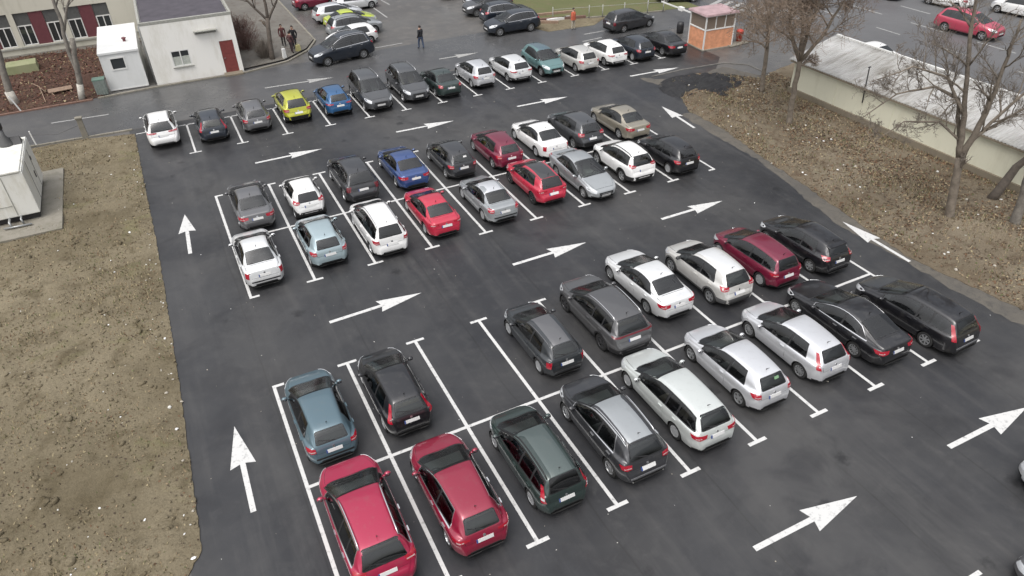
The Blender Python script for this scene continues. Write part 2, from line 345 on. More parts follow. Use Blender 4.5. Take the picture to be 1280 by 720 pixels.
    # ---- panels projected on the shell
    def patch(poly, O, U, Vd, D, off, d=.09, skirt=.012, bvh=full, holes=(), fit=False):
        pts = densify(poly, d); n = len(pts)
        P2 = [Vector(p) for p in pts]; loops = [list(range(n))]; hp = []
        for h in holes:
            q = densify(h, d); loops.append(list(range(len(P2), len(P2) + len(q)))); P2 += [Vector(p) for p in q]; hp.append(q)
        xs_, ys_ = [p[0] for p in pts], [p[1] for p in pts]
        if max(xs_) - min(xs_) > 1.6 * d and max(ys_) - min(ys_) > 1.6 * d:
            gx = np.arange(min(xs_) + d / 2, max(xs_), d); gy = np.arange(min(ys_) + d / 2, max(ys_), d)
            for a in gx:
                for b in gy:
                    if inpoly(a, b, pts) and edge_dist(a, b, pts) > d * .45 and not any(inpoly(a, b, q) or edge_dist(a, b, q) < d * .4 for q in hp): P2.append(Vector((a, b)))
        r = delaunay_2d_cdt(P2, [], loops, 2 if hp else 1, 1e-5)
        O, U, Vd, D = Vector(O), Vector(U), Vector(Vd), Vector(D).normalized()
        out = []; low = []
        for p in r[0]:
            o = O + U * p.x + Vd * p.y - D * 3
            h = bvh.ray_cast(o, D)
            if h[0] is None or (h[0] - o).length > 4.2:
                h = bvh.find_nearest(O + U * p.x + Vd * p.y)
            nn = h[1]
            if nn.dot(D) > 0: nn = -nn
            out.append(h[0] + nn * off); low.append(h[0] - nn * skirt)
        if fit:                                          # glass is one smooth bent sheet, not the facets under it
            ab = np.array([(p.x, p.y) for p in r[0]]); w = np.array([(h - O).dot(D) + off for h in out]); a_, b_ = ab[:, 0], ab[:, 1]
            Bm = np.stack([np.ones(len(a_)), a_, a_ ** 2, b_ ** 2, a_ * b_ ** 2, b_ ** 4], 1); co = np.linalg.lstsq(Bm, w, rcond=None)[0]; wf = Bm @ co - off
            out = [O + U * float(a) + Vd * float(b) + D * float(q) for a, b, q in zip(a_, b_, wf)]; low = [p + D * (skirt + off) for p in out]
        Fs = []
        for f in r[2]:
            a, b, c = (out[i] for i in f[:3])
            Fs.append(tuple(f) if (b - a).cross(c - a).dot(D) < 0 else tuple(reversed(f)))
        cnt = {}
        for f in Fs:
            for i in range(len(f)): cnt[(f[i], f[(i + 1) % len(f)])] = 1
        nO = len(out); mp = {}
        VV = list(out)
        if skirt == 0: return VV, Fs
        for (a, b) in list(cnt):
            if (b, a) not in cnt:
                for q in (a, b):
                    if q not in mp: mp[q] = len(VV); VV.append(low[q])
                Fs.append((b, a, mp[a], mp[b]))
        return VV, Fs
    def mir(VF): return [(v[0], -v[1], v[2]) for v in VF[0]], [tuple(reversed(f)) for f in VF[1]]
    def part(name, VF, m, parent=root, smooth=True):
        o = link(name, mesh_np(name, VF[0], VF[1], m, smooth), parent); o.data.set_sharp_from_angle(angle=R_(40)); return o
    SIDE = dict(O=(0, 0, 0), U=(1, 0, 0), Vd=(0, 0, 1), D=(0, -1, 0))
    TOPF = dict(O=(0, 0, 0), U=(1, 0, 0), Vd=(0, 1, 0), D=(0, 0, -1))
    REAR = dict(O=(-L / 2, 0, 0), U=(0, 1, 0), Vd=(0, 0, 1), D=(1, 0, 0))
    FRONT = dict(O=(L / 2, 0, 0), U=(0, 1, 0), Vd=(0, 0, 1), D=(-1, 0, 0))
    tm_ = top[int(np.argmin(top[:, 0])):int(np.argmax(top[:, 0])) + 1]
    def zt_at(x): return float(np.interp(x, tm_[:, 0], tm_[:, 1]))
    def zs_at(x): return float(min(shoulder(np.array([x]))[0], zt_at(x) - .03))
    def yr_at(x):
        h = zt_at(x) - zs_at(x); return float(.91 * plan(np.array([x]))[0] * rtap(x) - .35 * h - .02 * min(1, h / .3))
    # glass fore and aft: trapezia laid on the slope
    CUT = []
    def slope_glass(xa, xb, ins_a, ins_b, off, grow=0., frame=None):
        A = Vector((X(xa), 0, zt_at(xa))); B = Vector((X(xb), 0, zt_at(xb))); u = (B - A); ln = u.length; u.normalize()
        D = Vector((0, 1, 0)).cross(u); D = D if D.z < 0 else -D
        pts = []
        n = 5
        for k in range(n + 1):
            t = k / n; x = xa + (xb - xa) * t; pts.append((t * ln, yr_at(x) - (ins_a * (1 - t) + ins_b * t) + grow))
        pts[0] = (-grow + .0, pts[0][1]); pts[-1] = (ln + grow, pts[-1][1])
        c = .05
        left = [(pts[0][0], pts[0][1] - c), (pts[0][0] + c * .6, pts[0][1])] + pts[1:-1] + [(pts[-1][0] - c * .6, pts[-1][1]), (pts[-1][0], pts[-1][1] - c)]
        poly = left + [(a, -b) for a, b in reversed(left)]
        if frame is None: return patch(poly, A, u, (0, 1, 0), D, off, .065 if det == 2 else .09, .0, fit=True)
        cx = ln / 2; wy = max(p[1] for p in poly)
        hole = [(cx + (a - cx) * (1 - 2 * frame / ln), b * (1 - frame / wy)) for a, b in poly]
        big = [(cx + (a - cx) * (1 + .05 / ln), b * (1 + .022 / wy)) for a, b in poly]
        CUT.append(([(cx + (a - cx) * (1 + .04 / ln), b * (1 + .02 / wy)) for a, b in hole], A, u, Vector((0, 1, 0)), D))
        return patch(big, A, u, (0, 1, 0), D, off, .065, .03, holes=[hole], fit=True)
    ws_a, ws_b = cowl - .04, rf - .02
    see = det == 2
    if see: part('windscreen_frame', slope_glass(ws_a, ws_b, .0, .035, .012, 0, .035), BLK)
    fr = link('windscreen', mesh_np('windscreen', *slope_glass(ws_a, ws_b, .0, .035, .017), SCREEN if see else PANE0), root)
    hatchy = kind not in ('sedan', 'fast')
    if hatchy: ra, rbm, ia, ib = re_ + .05 * fx, rb - .01, .085, .075
    else: ra, rbm, ia, ib = re_ + .02, rb - .02, .06, .075
    if see: part('window_seal', slope_glass(ra, rbm, ia, ib, .012, 0, .035), BLK)
    rw = part('rear_window', slope_glass(ra, rbm, ia, ib, .017), rearglass if see else PANE0)
    if hatchy and det == 2:
        A = Vector((X(rbm - .02), 0, zt_at(rbm - .02))); hh = patch([(-.06, 0), (.0, -.02), (.42, .10), (.42, .115), (.0, .02)], (-L / 2, 0, zt_at(rbm) + .0), (0, 1, 0), (0, 0, 1), (1, 0, 0), .028, .1)
        part('wiper', hh, BLK, rw)
    if sticker:
        zs_ = zt_at(rb) + .20 if hatchy else zt_at(rb) + .15
        part('sticker', patch([(-.26, zs_), (-.08, zs_), (-.08, zs_ + .07), (-.26, zs_ + .07)], (-L / 2, 0, 0), (0, 1, 0), (0, 0, 1), (1, 0, 0), .034, .06), sticker, rw)
    # side glass
    x0, x1b, x1t = cowl + .30 * fx, (rb - .18 if hatchy else rb - .12), (re_ + .06 if hatchy else re_ - .10)
    if kind in ('hatch', 'mini', 'cross'): x1b, x1t = rb - .60 * fx, re_ - .46 * fx
    if kind in ('wagon', 'mpv'): x1b, x1t = rb - .14, re_ - .02
    if kind == 'suv': x1b, x1t = rb - .32, re_ - .10
    if kind == 'sedan': x1b, x1t = re_ + .30, re_ - .02
    if kind == 'fast': x1b, x1t = re_ + .55, re_ + .10
    if qw: x1b, x1t = x1b + qw, x1t + qw
    def dlo(a, b_t, b_b, grow=0):
        def tz(x): return zt_at(x) - .115 + grow
        def bz(x): return zs_at(x) + .045 - grow
        n = 9; tp = []
        xa = a
        while tz(xa) < bz(xa) + .02 and xa < b_t: xa += .03
        for k in range(n + 1):
            x = xa + (b_t - xa) * k / n; tp.append((X(x), max(tz(x), bz(x) + .015)))
        bt = [(X(xa + (b_b - xa) * k / n), bz(xa + (b_b - xa) * k / n) + (kink * max(0, (k / n - .8) * 5) if k > 7 else 0)) for k in range(n, -1, -1)]
        return tp + bt
    bp = (cowl + rb) / 2 + .10 * fx                      # B pillar
    if det:
        segs = [(x0, bp - .03, bp - .03), (bp + .05, x1t, x1b)]
        if doors == 4 and kind in ('wagon', 'mpv', 'suv') or doors == 4 and kind == 'fast':
            cp = axr - .12
            segs = [(x0, bp - .03, bp - .03), (bp + .05, cp - .03, cp - .01), (cp + .05, x1t, x1b)]
        segs = [g for g in segs if g[1] - g[0] > .12]
        holes = [dlo(sa + (.05 if q == 0 else .018), st - .018, sb - .02, -.022) for q, (sa, st, sb) in enumerate(segs)] if see else ()
        surr = patch(dlo(x0 - .03, x1t + .02, x1b + .03, .022), **SIDE, off=.005, d=.075, skirt=.02, holes=holes)
        part('window_frame', surr, CHROME if chrome and not see else BLK); part('window_frame', mir(surr), CHROME if chrome and not see else BLK)
        if chrome and see:
            ou = dlo(x0 - .04, x1t + .03, x1b + .045, .036); inn = dlo(x0 - .025, x1t + .016, x1b + .026, .018)
            ch = patch(ou, **SIDE, off=.009, d=.1, holes=[inn]); part('window_trim', ch, CHROME); part('window_trim', mir(ch), CHROME)
        for sa, st, sb in segs:
            g = patch(dlo(sa, st, sb, -.004), **SIDE, off=.009, skirt=0)
            part('side_window', g, sideglass if see else PANE0); part('side_window', mir(g), sideglass if see else PANE0)
        for h in holes:
            cx = sum(p[0] for p in h) / len(h); cz = sum(p[1] for p in h) / len(h); gw = max(p[0] for p in h) - min(p[0] for p in h); gh = max(p[1] for p in h) - min(p[1] for p in h)
            CUT.append(([(cx + (x - cx) * (1 + .03 / gw), cz + (z - cz) * (1 + .03 / gh)) for x, z in h], Vector((0, 0, 0)), Vector((1, 0, 0)), Vector((0, 0, 1)), Vector((0, -1, 0))))
    else:
        surr = patch(dlo(x0 - .03, x1t + .02, x1b + .03, .022), **SIDE, off=.004); part('side_window', surr, PANE0); part('side_window', mir(surr), PANE0)
    if see:                                             # seats, dashboard and wheel behind the glass
        sm_ = SEATS[random.Random(label).choice((0, 0, 1, 1, 2))]; zf = GB + .12
        sx = X(bp - .16)
        for sg in (1, -1):
            st_ = MB(); yy = sg * hw * .42
            st_.box((sx + .25, yy, zf + .22), (.50, .48, .20), 0, .95); st_.box((sx - .06, yy, zf + .56), (.16, .46, .62), 0, .88, ('Y', -.22)); st_.box((sx - .15, yy, min(zf + .94, zt_at(bp) - .22)), (.10, .26, .18), 0, .85, ('Y', -.2))
            bevel(st_.obj('front_seat', sm_, root), .03)
        rx = X(min(re_ - .10, axr + .18)) + .12
        rs = MB(); rs.box((rx + .30, 0, zf + .24), (.48, hw * 1.34, .20)); rs.box((rx, 0, zf + .50), (.16, hw * 1.32, .56), 0, .94, ('Y', -.28))
        for yy in (-.45, 0, .45): rs.box((rx - .10, yy * hw / .87, zf + .84), (.09, .24, .15), 0, .85)
        bevel(rs.obj('rear_seat', sm_, root), .03)
        MB().box((X(cowl + .24), 0, zs_at(cowl) - .16), (.42, hw * 1.45, .24), 0, .9).obj('dashboard', DASH, root)
        sw_ = MB(); ring = [(X(cowl + .52) + .06 * math.sin(a), hw * .42 + .18 * math.cos(a), zs_at(cowl) - .08 + .17 * math.sin(a)) for a in np.linspace(0, 2 * math.pi, 15)]; sw_.tube(ring, .016, 5).obj('steering_wheel', BLK, root, True)
        if hatchy: MB().box((X(rb - .30), 0, zs_at(rb - .3) - .06), (max(.2, (rb - re_) + .12), hw * 1.36, .03)).obj('parcel_shelf', SEATS[0], root)
        # open the shell behind the panes
        cen = V[keepF].mean(1); e1 = V[keepF[:, 2]] - V[keepF[:, 0]]; e2 = V[keepF[:, 3]] - V[keepF[:, 1]]; nn = np.cross(e1, e2); nn /= np.linalg.norm(nn, axis=1)[:, None] + 1e-9
        nn *= np.sign((nn * (cen - np.array([0, 0, .6]))).sum(1))[:, None]
        drop = np.zeros(len(keepF), bool)
        for poly, A, u, v, D in CUT:
            A_, u_, v_, D_ = (np.array(q) for q in (A, u, v, D)); side = abs(D.y) > .9
            cc = cen.copy(); n2 = nn.copy()
            if side: s_ = np.sign(cc[:, 1]); cc[:, 1] *= s_; n2[:, 1] *= s_
            a = (cc - A_) @ u_; b = (cc - A_) @ v_; dep = (cc - A_) @ D_
            ok = ((n2 @ D_) < -.25) & ((np.abs(dep) < .3) | side) & (cc[:, 2] > .7)
            xs2 = [p[0] for p in poly]; ys2 = [p[1] for p in poly]
            ok &= (a > min(xs2)) & (a < max(xs2)) & (b > min(ys2)) & (b < max(ys2))
            for i in np.where(ok)[0]:
                if inpoly(a[i], b[i], poly): drop[i] = True
        keepF = keepF[~drop]
    # doors with a dark shut line under them
    if det:
        zl = GB + .14
        f0 = axf + AR + .07; r1 = axr - .05
        fd = [(X(f0 + .05), zl), (X(f0), zs_at(f0) - .02), (X(bp), zs_at(bp) + .02), (X(bp), zl)]
        lines = [fd]
        if doors == 4:
            rr = AR + .06; zc = R + rr * .75
            lines.append([(X(bp + .012), zl), (X(bp + .012), zs_at(bp) + .02), (X(r1 + .12), zs_at(r1) + .02), (X(r1 + .02), R + rr), (X(axr - rr * .72), R + rr * .70), (X(axr - rr), R + .05), (X(axr - rr - .02), zl)])
        for q in lines:
            cx = sum(p[0] for p in q) / len(q); cz = sum(p[1] for p in q) / len(q)
            big = [(cx + (x - cx) * (1 + .014), cz + (z - cz) * (1 + .03)) for x, z in q]
            sm = patch(big, **SIDE, off=.0015, d=.16); mb.mat(1); mb.add(*sm); mb.add(*mir(sm))
            dv = patch(q, **SIDE, off=.006, d=.12)
            hx = min(p[0] for p in q) + .16; hz = zs_at(L / 2 - hx) - .085
            hv = patch([(hx - .09, hz - .016), (hx + .09, hz - .014), (hx + .09, hz + .014), (hx - .09, hz + .016)], **SIDE, off=.035)
            for fn in (lambda a: a, mir):
                do = part('door', fn(dv), body_m)
                if det == 2: part('handle', fn(hv), CHROME if chrome else body_m, do)
        # bonnet and tailgate
        b0 = .22 * fx; n = 6
        bl = [(X(b0 + (cowl - .10 - b0) * k / n), (plan(np.array([b0 + (cowl - .10 - b0) * k / n]))[0] * .80) * (1 - .10 * (1 - k / n))) for k in range(n + 1)]
        bon = bl + [(a, -b) for a, b in reversed(bl)]
        cx = sum(p[0] for p in bon) / len(bon)
        sm = patch([(cx + (x - cx) * 1.025, y * 1.016) for x, y in bon], **TOPF, off=.0015, d=.2); mb.mat(1); mb.add(*sm)
        part('bonnet', patch(bon, **TOPF, off=.006, d=.14), body_m)
        wr = plan(np.array([rb + .02]))[0] * .80; zg0 = Z({'suv': .86, 'cross': .80, 'mpv': .78}.get(kind, .74)) if hatchy else Z(.68); zg1 = zt_at(rb) - .035 if hatchy else Z(.93)
        tg = [(-wr * .94, zg0), (wr * .94, zg0), (wr, zg1), (-wr, zg1)]
        sm = patch([(y * 1.02, zg0 + (z - zg0) * 1.02 - .010) for y, z in tg], **REAR, off=.0012, d=.09); mb.add(*sm)
        part('tailgate', patch(tg, **REAR, off=.007, d=.07), body_m)
        if not hatchy:
            sm = patch([(X(rb + .05), wr * 1.0), (X(rb + .05), -wr * 1.0), (X(rb + .065), -wr * 1.0), (X(rb + .065), wr * 1.0)], **TOPF, off=.003, d=.2); mb.add(*sm)
            for sg in (1, -1):
                sm = patch([(X(rb + .05), sg * wr), (X(L - .12), sg * wr), (X(L - .12), sg * (wr + .012)), (X(rb + .05), sg * (wr + .012))], **TOPF, off=.003, d=.2); mb.add(*sm)
        # badge
        if det == 2:
            bz = Z(.86) if hatchy else Z(.83); bd = [(.045 * math.cos(k * math.pi / 5), bz + .045 * math.sin(k * math.pi / 5)) for k in range(10)]
            part('badge', patch(bd, **REAR, off=.012), CHROME)
    # lights
    s2 = math.sqrt(.5); zr = {'corner': (Z(.78), Z(.94)), 'wide': (Z(.74), Z(.90)), 'tall': (Z(.80), min(zt_at(re_) - .10, Z(1.28))), 'high': (Z(.86), Z(1.02)), 'slim': (Z(.82), Z(.92)), 'bar': (Z(.84), Z(.92)), 'square': (Z(.66), Z(.90))}[lights]
    DIA = dict(O=(-L / 2 + .12, hw - .12, 0), U=(s2, s2, 0), Vd=(0, 0, 1), D=(s2, -s2, 0))
    z0, z1 = zr
    if kind == 'suv' and lights != 'tall': z0, z1 = z0 + .17, z1 + .17
    if kind in ('cross', 'mpv') and lights != 'tall': z0, z1 = z0 + .05, z1 + .05
    if lights == 'tall': lp = [(-.10, z0), (.07, z0 + .02), (.14, z1 - .10), (.16, z1), (.06, z1), (-.02, z0 + (z1 - z0) * .5)]
    elif lights == 'square': lp = [(-.10, z0), (.10, z0), (.10, z1), (-.10, z1)]
    elif lights in ('wide', 'slim', 'bar'): lp = [(-.28, z0 + .02), (-.10, z0), (.16, z0 + .04), (.24, z1), (-.05, z1), (-.28, z1 - .02)]
    else: lp = [(-.17, z0 + .02), (-.05, z0), (.12, z0 + .03), (.22, z1 - .01), (.05, z1 + .01), (-.14, z1 - .01)]
    tl = patch(lp, **DIA, off=.016, d=.08)
    for fn in (lambda a: a, mir):
        o = part('taillight', fn(tl), lens)
    if lights == 'bar': part('light_bar', patch([(-hw * .62, z0 + .015), (hw * .62, z0 + .015), (hw * .62, z1 - .01), (-hw * .62, z1 - .01)], **REAR, off=.014), lens)
    if lights in ('corner', 'wide', 'high', 'slim') and det == 2:
        zc_ = (z0 + z1) / 2 - .02; wl = patch([(-.15, zc_ - .014), (.03, zc_ - .012), (.05, zc_ + .016), (-.14, zc_ + .016)], **DIA, off=.021, d=.08)
        part('reversing_light', wl, CLEARD); part('reversing_light', mir(wl), CLEARD)
    if rev and det == 2:
        wl = patch([(-.05, z0 + .10), (.07, z0 + .12), (.085, z0 + .19), (-.03, z0 + .17)], **DIA, off=.021, d=.08)
        part('reversing_light', wl, CLEAR); part('reversing_light', mir(wl), CLEAR)
    fz0 = zt_at(.10 * fx) - .03
    DIF = dict(O=(L / 2 - .14, hw - .16, 0), U=(-s2, s2, 0), Vd=(0, 0, 1), D=(-s2, -s2, 0))
    hl = patch([(-.20, fz0 - .10), (.05, fz0 - .08), (.34, fz0 + .02), (.46, fz0 + .12), (.30, fz0 + .13), (.05, fz0 + .10), (-.18, fz0 + .03)], **DIF, off=.012, d=.08)
    part('headlight', hl, CLEAR); part('headlight', mir(hl), CLEAR)
    gz = fz0 - .10
    part('grille', patch([(-hw * .40, gz - .10), (hw * .40, gz - .10), (hw * .46, gz + .04), (-hw * .46, gz + .04)], **FRONT, off=.008), BLK)
    if det:
        part('air_intake', patch([(-hw * .50, .34), (hw * .50, .34), (hw * .46, .44), (-hw * .46, .44)], **FRONT, off=.006), BLK)
        pf = patch([(-.26, gz - .20), (.26, gz - .20), (.26, gz - .09), (-.26, gz - .09)], **FRONT, off=.02)
        part('number_plate', pf, PLATE)
    pz = {'gate': Z(.74), 'bumper': .52, 'low': .47}[plate]
    if kind == 'suv' and plate == 'gate': pz += .12
    pr = MB(); pv = patch([(-.26, pz - .055), (.26, pz - .055), (.26, pz + .055), (-.26, pz + .055)], **REAR, off=.022); pr.add(*pv)
    pb = patch([(.215, pz - .055), (.26, pz - .055), (.26, pz + .055), (.215, pz + .055)], **REAR, off=.025); pr.mat(1).add(*pb)
    pr.obj('number_plate', [PLATE, PLATEB], root)
    # lower trim
    if trim:
        tm = {'black': BLK, 'grey': GREYP}[trim] if isinstance(trim, str) else trim
        zr1 = .47 if kind not in ('suv', 'cross') else .57
        yy = plan(np.array([L - .02]))[0]
        rbm_ = patch([(-yy * 1.02, .34), (yy * 1.02, .34), (yy * 1.05, zr1), (-yy * 1.05, zr1)], **REAR, off=.010, d=.14)
        part('bumper', rbm_, tm)
        wv = patch([(-.42, .335), (.26, .335), (.30, zr1), (-.34, zr1)], **DIA, off=.010, d=.12); part('bumper_corner', wv, tm); part('bumper_corner', mir(wv), tm)
        if kind in ('suv', 'cross') and det:
            sv = patch([(X(axf + AR), GB + .05), (X(axf + AR), GB + .16), (X(axr - AR), GB + .16), (X(axr - AR), GB + .05)], **SIDE, off=.012, d=.2)
            part('sill_trim', sv, tm); part('sill_trim', mir(sv), tm)
            for ax in (axf, axr):
                o_ = [(X(ax) + (AR + .07) * math.cos(a), R + (AR + .07) * math.sin(a)) for a in np.linspace(-.1, math.pi + .1, 14)]
                i_ = [(X(ax) + (AR + .004) * math.cos(a), R + (AR + .004) * math.sin(a)) for a in np.linspace(math.pi + .1, -.1, 14)]
                av = patch(o_ + i_, **SIDE, off=.014, d=.12); part('arch_trim', av, tm); part('arch_trim', mir(av), tm)
    elif det:
        yy = plan(np.array([L - .02]))[0]
        sv = patch([(-yy * .78, .36), (yy * .78, .36), (yy * .72, .43), (-yy * .72, .43)], **REAR, off=.006, d=.16); part('rear_valance', sv, BLK)
    if bumper:                                          # a dark or bright strip across the bumper
        yy = plan(np.array([L - .02]))[0]
        sv = patch([(-yy * .98, .50), (yy * .98, .50), (yy * .98, .56), (-yy * .98, .56)], **REAR, off=.012, d=.16); part('bumper_strip', sv, CHROME if bumper == 'chrome' else BLK)
    if roof:
        rp = []
        for k in range(8):
            x = rf + (re_ - rf) * k / 7; rp.append((X(x), yr_at(x) - .015))
        part('roof_panel', patch(rp + [(a, -b) for a, b in reversed(rp)], **TOPF, off=.007, d=.16), roof)
    if rails:
        rm_ = {'chrome': CHROME, 'black': BLK, 'silver': ALLOY}[rails]
        for sg in (1, -1):
            pts = []
            for k in range(12):
                x = rf + .08 + (re_ - .02 - rf - .08) * k / 11; lift = .045 if 0 < k < 11 else -.005
                pts.append((X(x), sg * (yr_at(x) - .03), zt_at(x) - .035 + lift))
            MB().tube(pts, .020, 6).obj('roof_rail', rm_, root, True)
    if antenna and det:
        x = re_ - .18; MB().tube([(X(x), 0, zt_at(x) - .01), (X(x) - .03, 0, zt_at(x) + .05), (X(x) - .12, 0, zt_at(x) + .15)], [.022, .012, .005], 5).obj('antenna', BLK, root, True)
    if spoiler and det:
        yy = yr_at(re_) - .02; sp = MB().box((X(re_ + .07), 0, zt_at(re_) - .02), (.22, 2 * yy, .035), 0, .92, ('Y', -.12)); sp.obj('spoiler', body_m, root)
    # mirrors
    mx = cowl + .38 * fx; my = plan(np.array([mx]))[0]; mz = zs_at(mx) + .10
    for sg in (1, -1):
        m = MB(); m.ell((X(mx), sg * (my + .075), mz), (.075, .105, .07), 10, 6); m.box((X(mx) + .01, sg * (my - .02), mz - .05), (.06, .12, .04))
        m.mat(1).box((X(mx) - .062, sg * (my + .075), mz), (.012, .15, .09)); m.obj('mirror', [body_m if trim != 'grey' else BLK, MIRROR], root, True)
    # wheels
    tm, rmm = wheel_meshes(R, .205, rim)
    yw = plan(np.array([axr]))[0] * .965 - .105
    for ax in (axf, axr):
        for sg in (1, -1):
            w_ = link('wheel', tm, root); w_.location = (X(ax), sg * yw, R); w_.rotation_euler = (0, random.Random(int(loc[0] * 77 + ax * 9)).uniform(0, 1), 0 if sg > 0 else math.pi)
            r_ = link('rim', rmm, w_)
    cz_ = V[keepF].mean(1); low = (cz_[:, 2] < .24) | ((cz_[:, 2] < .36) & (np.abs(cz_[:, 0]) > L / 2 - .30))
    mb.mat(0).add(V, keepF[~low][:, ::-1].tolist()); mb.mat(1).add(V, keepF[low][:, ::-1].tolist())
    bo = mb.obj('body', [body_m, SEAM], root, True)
    if see: bo.data.materials.append(TRIM); bo.data.materials.append(SEAM); so = bo.modifiers.new('inner_trim', 'SOLIDIFY'); so.thickness = .012; so.offset = -1; so.material_offset = 2; so.use_rim = False
    bo.data.set_sharp_from_angle(angle=R_(48))
    return root

# ------------------------------------------------------------------ ground materials
def ground_mat(name, c1, c2, c3=None, scale=1.2, rough=(.55, .8), bump=.4, bscale=25., fine=60., patch=None, seams=False, spec=.5):
    m, t, b = new_mat(name); L = t.links.new; N = t.nodes.new
    geo = N('ShaderNodeNewGeometry')
    def noise_(sc, det=8, ro=.6, dist=0.):
        n = N('ShaderNodeTexNoise'); n.inputs['Scale'].default_value = sc; n.inputs['Detail'].default_value = det; n.inputs['Roughness'].default_value = ro; n.inputs['Distortion'].default_value = dist
        L(geo.outputs['Position'], n.inputs['Vector']); return n.outputs['Fac']
    def rng_(v, a, b_, c=0., d=1.):
        r = N('ShaderNodeMapRange'); r.inputs['From Min'].default_value = a; r.inputs['From Max'].default_value = b_; r.inputs['To Min'].default_value = c; r.inputs['To Max'].default_value = d
        L(v, r.inputs['Value']); return r.outputs[0]
    def mix_(f, a, b_):
        x = N('ShaderNodeMix'); x.data_type = 'RGBA'
        L(f, x.inputs['Factor']) if not isinstance(f, float) else setattr(x.inputs['Factor'], 'default_value', f)
        for s_, v in (('A', a), ('B', b_)):
            if isinstance(v, tuple): x.inputs[s_].default_value = (*v, 1)
            else: L(v, x.inputs[s_])
        return x.outputs['Result']
    col = mix_(rng_(noise_(scale * .35, 6), .36, .64), c1, c2)
    if c3: col = mix_(rng_(noise_(scale * 1.7, 10, .7, .6), .50, .70), col, c3)
    col = mix_(rng_(noise_(fine, 3, .7), .40, .75, 0, .45), col, tuple(x * .45 for x in c1))
    if patch: col = mix_(rng_(noise_(patch[1], 9, .72, .4), .56, .74, 0, patch[2]), col, patch[0])
    if seams:                                            # paver lanes: long joints along the lot and worn wheel tracks
        sep = N('ShaderNodeSeparateXYZ'); L(geo.outputs['Position'], sep.inputs[0])
        w = N('ShaderNodeMath'); w.operation = 'MULTIPLY_ADD'; L(noise_(.25, 2), w.inputs[0]); w.inputs[1].default_value = .35; L(sep.outputs['X'], w.inputs[2])
        q = N('ShaderNodeMath'); q.operation = 'PINGPONG'; q.inputs[1].default_value = 1.9; L(w.outputs[0], q.inputs[0])
        f = rng_(q.outputs[0], 0, .045, .7, 0)
        col = mix_(f, col, (.012, .012, .012))
        f2 = rng_(q.outputs[0], .3, 1.6, .0, .35); col = mix_(f2, col, tuple(x * 1.45 for x in c1))
        col = mix_(rng_(noise_(.11, 5, .6, .5), .42, .66, 0, .5), col, (.085, .083, .08))
        mp = N('ShaderNodeMapping'); mp.inputs['Scale'].default_value = (1.3, .09, 1); L(geo.outputs['Position'], mp.inputs[0])
        st = N('ShaderNodeTexNoise'); st.inputs['Scale'].default_value = 1.0; st.inputs['Detail'].default_value = 7; st.inputs['Roughness'].default_value = .65; L(mp.outputs[0], st.inputs['Vector'])
        col = mix_(rng_(st.outputs['Fac'], .50, .72, 0, .45), col, (.075, .073, .071))         # lanes worn pale by tyres
        col = mix_(rng_(noise_(.45, 7, .62, .8), .52, .68, 0, .55), col, (.017, .017, .019))       # damp patches
        vo = N('ShaderNodeTexVoronoi'); vo.inputs['Scale'].default_value = .42; L(geo.outputs['Position'], vo.inputs['Vector'])
        sp = N('ShaderNodeMath'); sp.operation = 'MULTIPLY_ADD'; L(noise_(5, 4), sp.inputs[0]); sp.inputs[1].default_value = .22; L(vo.outputs['Distance'], sp.inputs[2])
        col = mix_(rng_(sp.outputs[0], .16, .24, .75, 0), col, (.010, .010, .011))                 # oil drips
    L(col, b.inputs['Base Color'])
    L(rng_(noise_(scale * .22, 5), .38, .62, *rough), b.inputs['Roughness'])
    b.inputs['Specular IOR Level'].default_value = spec
    bp = N('ShaderNodeBump'); bp.inputs['Strength'].default_value = bump; bp.inputs['Distance'].default_value = .03 if bscale > 10 else .09
    L(noise_(bscale, 8, .7), bp.inputs['Height']); L(bp.outputs[0], b.inputs['Normal'])
    return m
ASPH = ground_mat('new_asphalt', (.020, .0207, .0235), (.031, .0316, .034), (.042, .042, .043), .8, (.28, .66), .25, 60., 90., ((.10, .098, .095), 1.6, .25), True, .5)
ROAD = ground_mat('old_asphalt', (.066, .067, .070), (.086, .086, .087), (.10, .099, .098), .6, (.18, .46), .25, 50., 80., ((.12, .115, .11), .5, .35))
LANE = ground_mat('worn_asphalt', (.085, .082, .079), (.115, .11, .103), (.14, .13, .12), .6, (.26, .6), .3, 40., 70., ((.16, .145, .125), .35, .6))
HIGH = ground_mat('main_road_asphalt', (.10, .10, .102), (.12, .12, .122), None, .6, (.5, .7), .2, 40., 70.)
SOIL = ground_mat('bare_soil', (.140, .116, .074), (.228, .194, .132), (.088, .070, .040), .5, (.85, .98), 1.0, 6., 14., ((.165, .160, .075), .4, .8), spec=.2)
VERGE = ground_mat('verge_soil', (.145, .116, .080), (.215, .180, .130), (.085, .056, .036), .8, (.85, .98), 1., 9., 14., ((.21, .20, .135), .8, .7), spec=.2)
GARDEN = ground_mat('leafy_soil', (.068, .038, .029), (.095, .054, .040), (.05, .036, .026), 1.5, (.85, .98), .8, 14., 16., ((.13, .10, .06), .5, .5), spec=.2)
LAWN = ground_mat('lawn_grass', (.105, .115, .05), (.13, .135, .065), (.15, .125, .075), .5, (.85, .95), .8, 18., 25., ((.12, .10, .05), .25, .5), spec=.2)
CONC = ground_mat('concrete', (.20, .185, .15), (.27, .25, .21), (.16, .15, .11), 1.2, (.7, .9), .3, 30., 40., ((.13, .12, .08), 1.0, .5))
PAVE = ground_mat('pavement', (.125, .115, .10), (.165, .155, .135), (.09, .07, .055), 1.0, (.7, .9), .3, 30., 40.)
